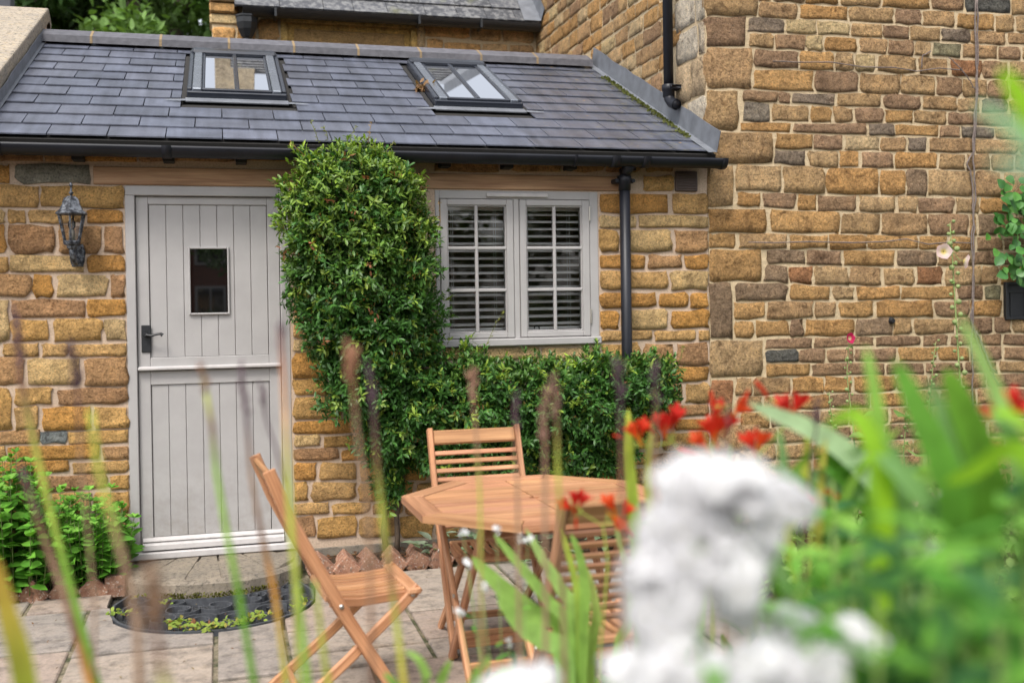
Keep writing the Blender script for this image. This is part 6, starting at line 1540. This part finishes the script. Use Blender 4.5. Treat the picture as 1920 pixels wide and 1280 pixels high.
fan('blue green strap leaves arching across behind the white flowers', (1700, 1150), [([(1720, 1040), (1640, 900), (1540, 815), (1404, 757)], 56, BG, (.40, .54, .32)), ([(1650, 1000), (1620, 920), (1575, 880), (1530, 850)], 66, DG, DG), ([(1700, 1000), (1640, 950), (1560, 905), (1480, 880)], 50, BG, BG), ([(1560, 1050), (1590, 950), (1650, 900), (1740, 870)], 40, (.22, .42, .10), BG), ([(1480, 1050), (1500, 950), (1510, 870), (1515, 800)], 20, YG, YG), ([(1455, 1050), (1462, 960), (1470, 880), (1460, 800)], 26, BG, BG), ([(1640, 1000), (1690, 940), (1730, 900), (1790, 880)], 40, (.18, .36, .06), LG), ([(1545, 1100), (1535, 1000), (1540, 900), (1548, 820)], 20, (.40, .42, .07), (.45, .40, .08)), ([(1590, 1060), (1570, 960), (1500, 900), (1440, 870)], 26, DG, DG), ([(1620, 1060), (1650, 960), (1700, 905), (1780, 850)], 24, DG, G2), ([(1530, 1060), (1580, 940), (1620, 870), (1690, 800)], 22, (.16, .32, .05), G2), ([(1700, 1060), (1670, 960), (1610, 900), (1540, 880)], 22, (.07, .2, .02), DG), ([(1440, 1060), (1450, 960), (1490, 880), (1545, 830)], 18, DG, G2)], d=1.8)
t = plant('tall_leafy_plant', 'very near blurred leaves entering at the upper right edge', 'plant', 2040, 700, .85)
leafblade(t, [(2030, 1500), (2020, 600), (1960, 300), (1915, 190), (1876, 128)], .9, 62, (.20, .45, .02), (.28, .52, .02)); leafblade(t, [(2030, 1500), (2030, 500), (1960, 320), (1890, 235), (1826, 198)], .75, 60, (.16, .33, .14), (.26, .42, .24)); leafblade(t, [(2040, 1500), (2050, 480), (1990, 340), (1920, 312), (1850, 300)], .7, 46, (.18, .33, .18), (.26, .40, .28))

# phlox: leafy stems and white flower heads
PHL = [leaf_data('leaf', .112, .033, LEAF_SOFT, .25, b_, c) for b_, c in ((.2, (.07, .21, .025)), (.35, (.13, .31, .04)), (.5, (.03, .10, .018)), (.25, (.22, .42, .07)), (.3, (.05, .15, .045)))]
def floret():
    m_ = M()
    for k in range(5):
        t = k*2*math.pi/5; rd = np.array([math.cos(t), math.sin(t), 0]); sd_ = np.array([-math.sin(t), math.cos(t), 0]); z = np.array([0, 0, 1.]); V = []
        for r, wv, h in ((.0012, .0010, .0), (.005, .0052, .0012), (.0095, .0068, .0012), (.0128, .0042, -.0004), (.0136, .0012, -.001)): V += [rd*r-sd_*wv+z*h, rd*r+z*(h+.0006), rd*r+sd_*wv+z*h]
        m_.add(V, [(j*3+a, j*3+a+1, j*3+a+4, j*3+a+3) for j in range(4) for a in (0, 1)], (.87, .865, .875))
    m_.tube([(0, 0, 0), (0, 0, -.014)], [.0016, .0013], 5, (.6, .65, .5)); m_.lathe([(.001, .0006), (.0016, .0016), (.0006, .0022)], (0, 0, 0), 6, (.8, .76, .55))
    return m_.mesh('floret', PETAL, True)
FLO = floret()
def phlox(label, top, d, heads=(), nleaf=16, bottom=None, kl=1.0, cat='flower'):
    """top = pixel of the stem tip; heads = (px,py,rx_px,ry_px,n) clusters of white florets"""
    p0 = nat(*top, d); p1 = np.array([p0[0]+RNG.uniform(-.06, .06), p0[1]+RNG.uniform(-.02, .05), .03])
    t = thing('phlox', label, cat, Vector(p1), 0, 'white phlox in the near border'); b0 = p1
    mid = (p0+p1)/2+np.array([RNG.uniform(-.03, .03), 0, 0]); m_ = M(); L = [p0-b0, (p0*.6+mid*.4)-b0, mid-b0, np.zeros(3)]
    m_.tube(L, [.0025, .0032, .004, .0048], 6, (.17, .26, .06)); obj_at(m_, 'stem', STEMM, t, True)
    for k in range(nleaf):
        u = (k//2)/(nleaf/2); p = L[0]+(L[2]-L[0])*u*1.15; a = k*math.pi+(k//2)*1.57+RNG.gauss(0, .3)+top[0]
        place_leaf(RNG.choice(PHL), t, p-np.array([0, 0, .01 if heads else -.01]), (math.cos(a), math.sin(a), RNG.uniform(-.1, .7)), (RNG.gauss(0, .2), -.25, 1), kl*RNG.uniform(.75, 1.15)*(.6+.5*min(1, u*2.5)))
    for (x, y, rx, ry, n) in heads:
        c = nat(x, y, d)-b0; ax, az = rx*d/F_PX, ry*d/F_PX
        for k in range(n):
            z = 1-2*(k+.5)/n; th = k*2.39996; rr = math.sqrt(1-z*z); nv = np.array([rr*math.cos(th), rr*math.sin(th), z])
            p = c+nv*np.array([ax, ax*.95, az])*RNG.uniform(.74, 1.08); dv = nv*np.array([1, 1, .8])+np.array([0, -.25, .3])+rnd_dir(1)[0]*.45
            o = link('floret', FLO, t); aim(o, p, dv, RNG.uniform(.85, 1.2))
        m_ = M()
        for k in range(10): m_.tube([c-np.array([0, 0, az*.9]), c+rnd_dir(1)[0]*np.array([ax, ax, az])*.8], [.0018, .001], 4, (.2, .28, .08))
        obj_at(m_, 'flower_stalk', STEMM, t, True)
    return t
def head(cx, cy, rx, ry, n, seed):
    """a loose panicle: one open shell of florets with gaps, plus a few side sprays"""
    r = random.Random(seed); out = []
    for k in range(n*3):
        a = r.random()*6.283; u = r.random()**.6; out.append((cx+rx*.92*u*math.cos(a), cy+ry*.92*u*math.sin(a), r.uniform(14, 30), r.uniform(12, 26), r.randint(2, 5)))
    return out
phlox('largest white phlox head, blurred, in front of the table corner', (1330, 1215), .86, head(1322, 985, 122, 120, 15, 2)+[(1345, 895, 60, 34, 13), (1400, 888, 34, 24, 7), (1270, 905, 36, 30, 8), (1208, 1060, 30, 40, 7), (1390, 1075, 44, 44, 9)]+head(1256, 1110, 72, 86, 7, 3), 12)
phlox('white phlox head leaning right from the largest head', (1450, 1140), .92, head(1452, 930, 56, 40, 5, 4)+[(1425, 1015, 34, 34, 10), (1385, 1130, 40, 44, 11)], 12)
phlox('white phlox head at the bottom edge below the largest head', (1290, 1345), .84, head(1290, 1290, 120, 50, 9, 6), 8)
phlox('white phlox head at the bottom edge right of the lowest white mass', (1500, 1350), .88, head(1500, 1280, 85, 60, 8, 8)+[(1425, 1240, 44, 34, 11)], 10)
phlox('small white phlox blooms in front of the dark leaves, low right', (1500, 1230), 1.0, [(1478, 1168, 30, 22, 11), (1510, 1172, 20, 18, 7)], 12)
phlox('pair of small white phlox buds right of the low white blooms', (1595, 1260), 1.0, [(1592, 1192, 24, 30, 12), (1636, 1212, 22, 20, 9)], 12)
phlox('single white phlox bloom high among the right hand leaves', (1772, 1000), 1.4, [(1768, 945, 28, 14, 12), (1752, 1035, 12, 10, 5)], 14)
phlox('white phlox blooms blurred at the bottom edge under the near chair', (985, 1340), 1.0, [(975, 1282, 38, 24, 16), (930, 1295, 26, 20, 8), (1015, 1270, 20, 18, 7)], 6)
phlox('small white phlox cluster left of the bottom white heads', (1170, 1320), .95, [(1178, 1255, 38, 22, 12)], 8)
LEAFY = [(1490, 1060, 1.28), (1560, 985, 1.4), (1610, 1020, 1.12), (1660, 965, 1.46), (1700, 1040, 1.04), (1735, 975, 1.22), (1790, 1030, 0.98), (1830, 945, 1.28), (1860, 1050, 0.93), (1895, 955, 1.16), (1915, 880, 1.34), (1930, 1030, 0.98), (1540, 1120, 1.04), (1650, 1130, 0.9), (1760, 1150, 0.85), (1880, 1160, 0.83), (1450, 1180, 1.22), (1590, 1200, 1.0), (1820, 1210, 0.88), (1700, 1220, 1.04), (1960, 1110, 1.04), (1860, 870, 1.59), (1790, 900, 1.71), (1700, 900, 1.83), (1600, 940, 1.95), (1380, 1270, 1.16), (1740, 1090, 1.1), (1640, 1060, 1.22), (1560, 900, 1.75), (1650, 880, 1.85), (1730, 850, 1.8), (1500, 985, 1.7), (1850, 830, 1.7), (1680, 1000, 1.5), (1780, 970, 1.5), (1590, 1010, 1.55)]
WORDS = ['tall', 'slender', 'dense', 'short', 'leaning', 'broad', 'pale', 'dark']
ORD = 'leftmost|second from the left|third from the left|fourth from the left|fifth from the left|sixth from the left|seventh from the left|eighth from the left|ninth from the left|tenth from the left|eleventh from the left|twelfth from the left|thirteenth from the left|fourteenth from the left|fifteenth from the left|sixteenth from the left|seventeenth from the left|eighteenth from the left'.split('|')
ROWN = {0: 'nearest row', 1: 'middle row', 2: 'far row'}
rows_ = {0: [], 1: [], 2: []}
for a in sorted(LEAFY): rows_[0 if a[2] < 1.06 else 1 if a[2] < 1.3 else 2].append(a)
for i, (r_, (x, y, d), o_) in enumerate((r_, a, ORD[k]) for r_ in rows_ for k, a in enumerate(rows_[r_])):
    q = phlox('leafy flowerless phlox stem, %s in the %s at lower right' % (o_, ROWN[r_]), (x, y), d, (), 22, kl=1.15 if d < 1.2 else .95, cat='plant')
    q['group'] = 'flowerless phlox stems at lower right'
# airy white specks near the table
ga = plant('gaura', 'wispy plant with tiny white flowers in front of the table legs', 'flower', 920, 1250, 2.5)
b0 = np.array(ga.location); m_ = M()
for (x, y) in ((868, 1000), (930, 995), (975, 1008), (878, 1055), (862, 1148), (955, 1205), (905, 1100), (990, 1010)):
    p = nat(x, y, 2.5)-b0; m_.tube([p, p*.6+np.array([.02, 0, 0]), p*.25, (0, 0, 0)], [.0008, .0011, .0014, .0018], 4, (.20, .27, .09))
    for k in range(4): o = link('flower', FLO, ga); aim(o, p+rnd_dir(1)[0]*.008, rnd_dir(1)[0]+np.array([0, -.6, .5]), .55)
    for k in range(5): place_leaf(PHL[k % 4], ga, p*RNG.uniform(.3, .9), rnd_dir(1)[0]+np.array([0, 0, .4]), (0, -.4, 1), RNG.uniform(.2, .4))
obj_at(m_, 'stems', STEMM, ga, True)
# low foliage hiding the soil at the back of the right border
lowm = M(); n = 5200
P = np.stack([NP.uniform(2.85, 6.6, n), NP.uniform(-2.6, -.15, n), NP.uniform(.03, .42, n)], 1); P[:, 2] *= .6+.5*np.sin(P[:, 0]*3.1)*np.sin(P[:, 1]*4.3+1)
D = rnd_dir(n)+np.array([0, 0, .7]); sh = NP.uniform(.6, 1.4, (n, 1))
leaves_mesh(P, D, rnd_dir(n)*.4+np.array([0, -.3, 1]), NP.uniform(.05, .12, n), NP.uniform(.02, .05, n), np.array([(.10, .22, .035), (.16, .27, .06), (.22, .32, .10), (.14, .19, .05)])[NP.integers(0, 4, n)]*sh, mb=lowm)
lowm.build('border_foliage', LEAF_SOFT, None, True, kind='stuff')
nearm = M(); n = 3000
P = np.stack([NP.uniform(.9, 4.6, n), NP.uniform(-5.0, -3.05, n), NP.uniform(.02, .62, n)], 1); P[:, 2] *= np.clip((P[:, 0]-.6)*.55, .15, 1)
leaves_mesh(P, rnd_dir(n)+np.array([0, 0, .8]), rnd_dir(n)*.4+np.array([0, -.3, 1]), NP.uniform(.06, .13, n), NP.uniform(.02, .045, n), np.array([(.05, .14, .02), (.09, .2, .035), (.13, .25, .06), (.03, .09, .02)])[NP.integers(0, 4, n)]*NP.uniform(.6, 1.4, (n, 1)), mb=nearm)
nearm.build('border_foliage', LEAF_SOFT, None, True, kind='stuff')

# ================================================================== TREES AND THE HOUSE OPPOSITE
def tree_mesh(seed, w_, h_, n, leaf, cols, lo=.0):
    r = np.random.default_rng(seed); P = []; C = []
    for k in range(70):
        c = np.array([r.normal(0, .42)*w_, r.normal(0, .42)*w_, h_*(lo+(1-lo)*r.beta(1.6, 1.5))]); s = r.uniform(.10, .2)*w_; m_ = int(n/70)
        q = r.normal(size=(m_, 3)); q /= np.linalg.norm(q, axis=1, keepdims=True); q *= s*r.uniform(.5, 1.05, (m_, 1))*np.array([1, 1, .75]); P.append(c+q)
        kk = r.uniform(.55, 1.35); C.append(np.tile(np.array(cols[r.integers(0, len(cols))])*kk, (m_, 1))*r.uniform(.7, 1.3, (m_, 1)))
    P = np.concatenate(P); C = np.concatenate(C); D = r.normal(size=P.shape); NN = r.normal(size=P.shape)*.5+np.array([0, -.3, 1.])
    return leaves_mesh(P, D, NN, r.uniform(.6, 1.2, len(P))*leaf, r.uniform(.3, .6, len(P))*leaf, C).mesh('crown', FARLEAF, False)
def tree(label, x, y, me, h_, group=None, k=1.0, rz=0):
    t = thing('broadleaf_tree', label, 'tree', (x, y, -.05), rz, group); o = link('crown', me, t); o.location = (0, 0, h_*.12); o.scale = (k, k, k)
    m_ = M(); m_.tube([(0, 0, 0), (.1, .05, h_*.3), (.0, .1, h_*.6), (.15, 0, h_*.85)], [.28, .22, .15, .06], 8, (.10, .08, .06)); 
    for a in range(6): m_.tube([(0, .05, h_*(.25+.08*a)), (math.cos(a*2.1)*h_*.16, math.sin(a*2.1)*h_*.16, h_*(.4+.08*a)), (math.cos(a*2.1)*h_*.28, math.sin(a*2.1)*h_*.28, h_*(.5+.07*a))], [.11, .08, .03], 6, (.10, .08, .06))
    obj_at(m_, 'trunk', STEMM, t, True); return t
TCOL = [(.075, .15, .035), (.105, .185, .045), (.055, .115, .03), (.14, .22, .07)]
T1 = tree_mesh(3, 5.2, 12.5, 26000, .26, TCOL); T2 = tree_mesh(5, 4.6, 11.5, 22000, .26, TCOL)
tree('dark leafy tree beyond the annexe ridge, left one', -3.2, 17.5, T1, 12.5); tree('paler leafy tree beyond the annexe ridge, beside the rear house', -.2, 16.5, T2, 11.5, None, 1.0, 1.7)
T4 = tree_mesh(11, 5.5, 13.5, 26000, .40, TCOL); tree('tall leafy tree filling the gap above the annexe ridge', -1.6, 22.0, T4, 13.5, None, 1.0, .6)
T3 = tree_mesh(9, 4.4, 8.5, 9000, .34, TCOL)
for i, (x, y, k) in enumerate(((9.0, -24, 1.0), (14.5, -26, 1.1), (4.0, -27, .85), (20, -24, 1.0), (-9.5, -25, .95))):
    tree('dark garden tree mirrored in the panes, ' + ('standing second from the hedge end', 'standing far to the right of the brick house', 'standing next to the brick house on its right', 'standing last of all on the right', 'standing left of the brick house')[i], x, y, T3, 8.5*k, 'trees mirrored in the window panes', k, i*1.3)
bh = thing('brick_house', 'red brick house mirrored in the little pane of the stable door', 'building', (-1, -38, 0))
BH = m_simple('brick_house_wall', (.22, .075, .045), .9, 6, .2)
m_ = M(); m_.box((-7.5, -46, 0), (4.5, -38, 5.0), .01); m_.build('wall', BH, bh)
m_ = M(); m_.add([(-8, -37.6, 4.9), (5, -37.6, 4.9), (5, -42, 8.0), (-8, -42, 8.0), (-8, -46.4, 4.9), (5, -46.4, 4.9)], [(0, 1, 2, 3), (3, 2, 5, 4), (0, 3, 4), (1, 5, 2)]); m_.build('roof', m_simple('dark_tiles', (.05, .045, .045), .7), bh)
for x in (-6.2, -4.0, -1.9, .1, 2.3):
    for z in (1.0, 3.1):
        m_ = M(); m_.box((x-.6, -38.0, z), (x+.6, -37.9, z+1.25), .01, (.75, .75, .73)); wo_ = m_.build('window', PAINT_PALE, bh)
        m_ = M(); m_.box((x-.5, -37.92, z+.1), (x-.04, -37.88, z+1.15), .005); m_.box((x+.04, -37.92, z+.1), (x+.5, -37.88, z+1.15), .005); m_.build('pane', DOORGLASS, wo_)
hdg = M(); n = 7000; P = np.stack([NP.uniform(-12, 16, n), NP.uniform(-20.6, -19.4, n), NP.uniform(0, 1.25, n)], 1)
leaves_mesh(P, rnd_dir(n), rnd_dir(n), .16, .09, np.array(TCOL)[NP.integers(0, 4, n)]*.8, mb=hdg); tag(hdg.build('garden_hedge', FARLEAF, None), 'dark clipped hedge mirrored along the foot of the door pane', 'hedge')
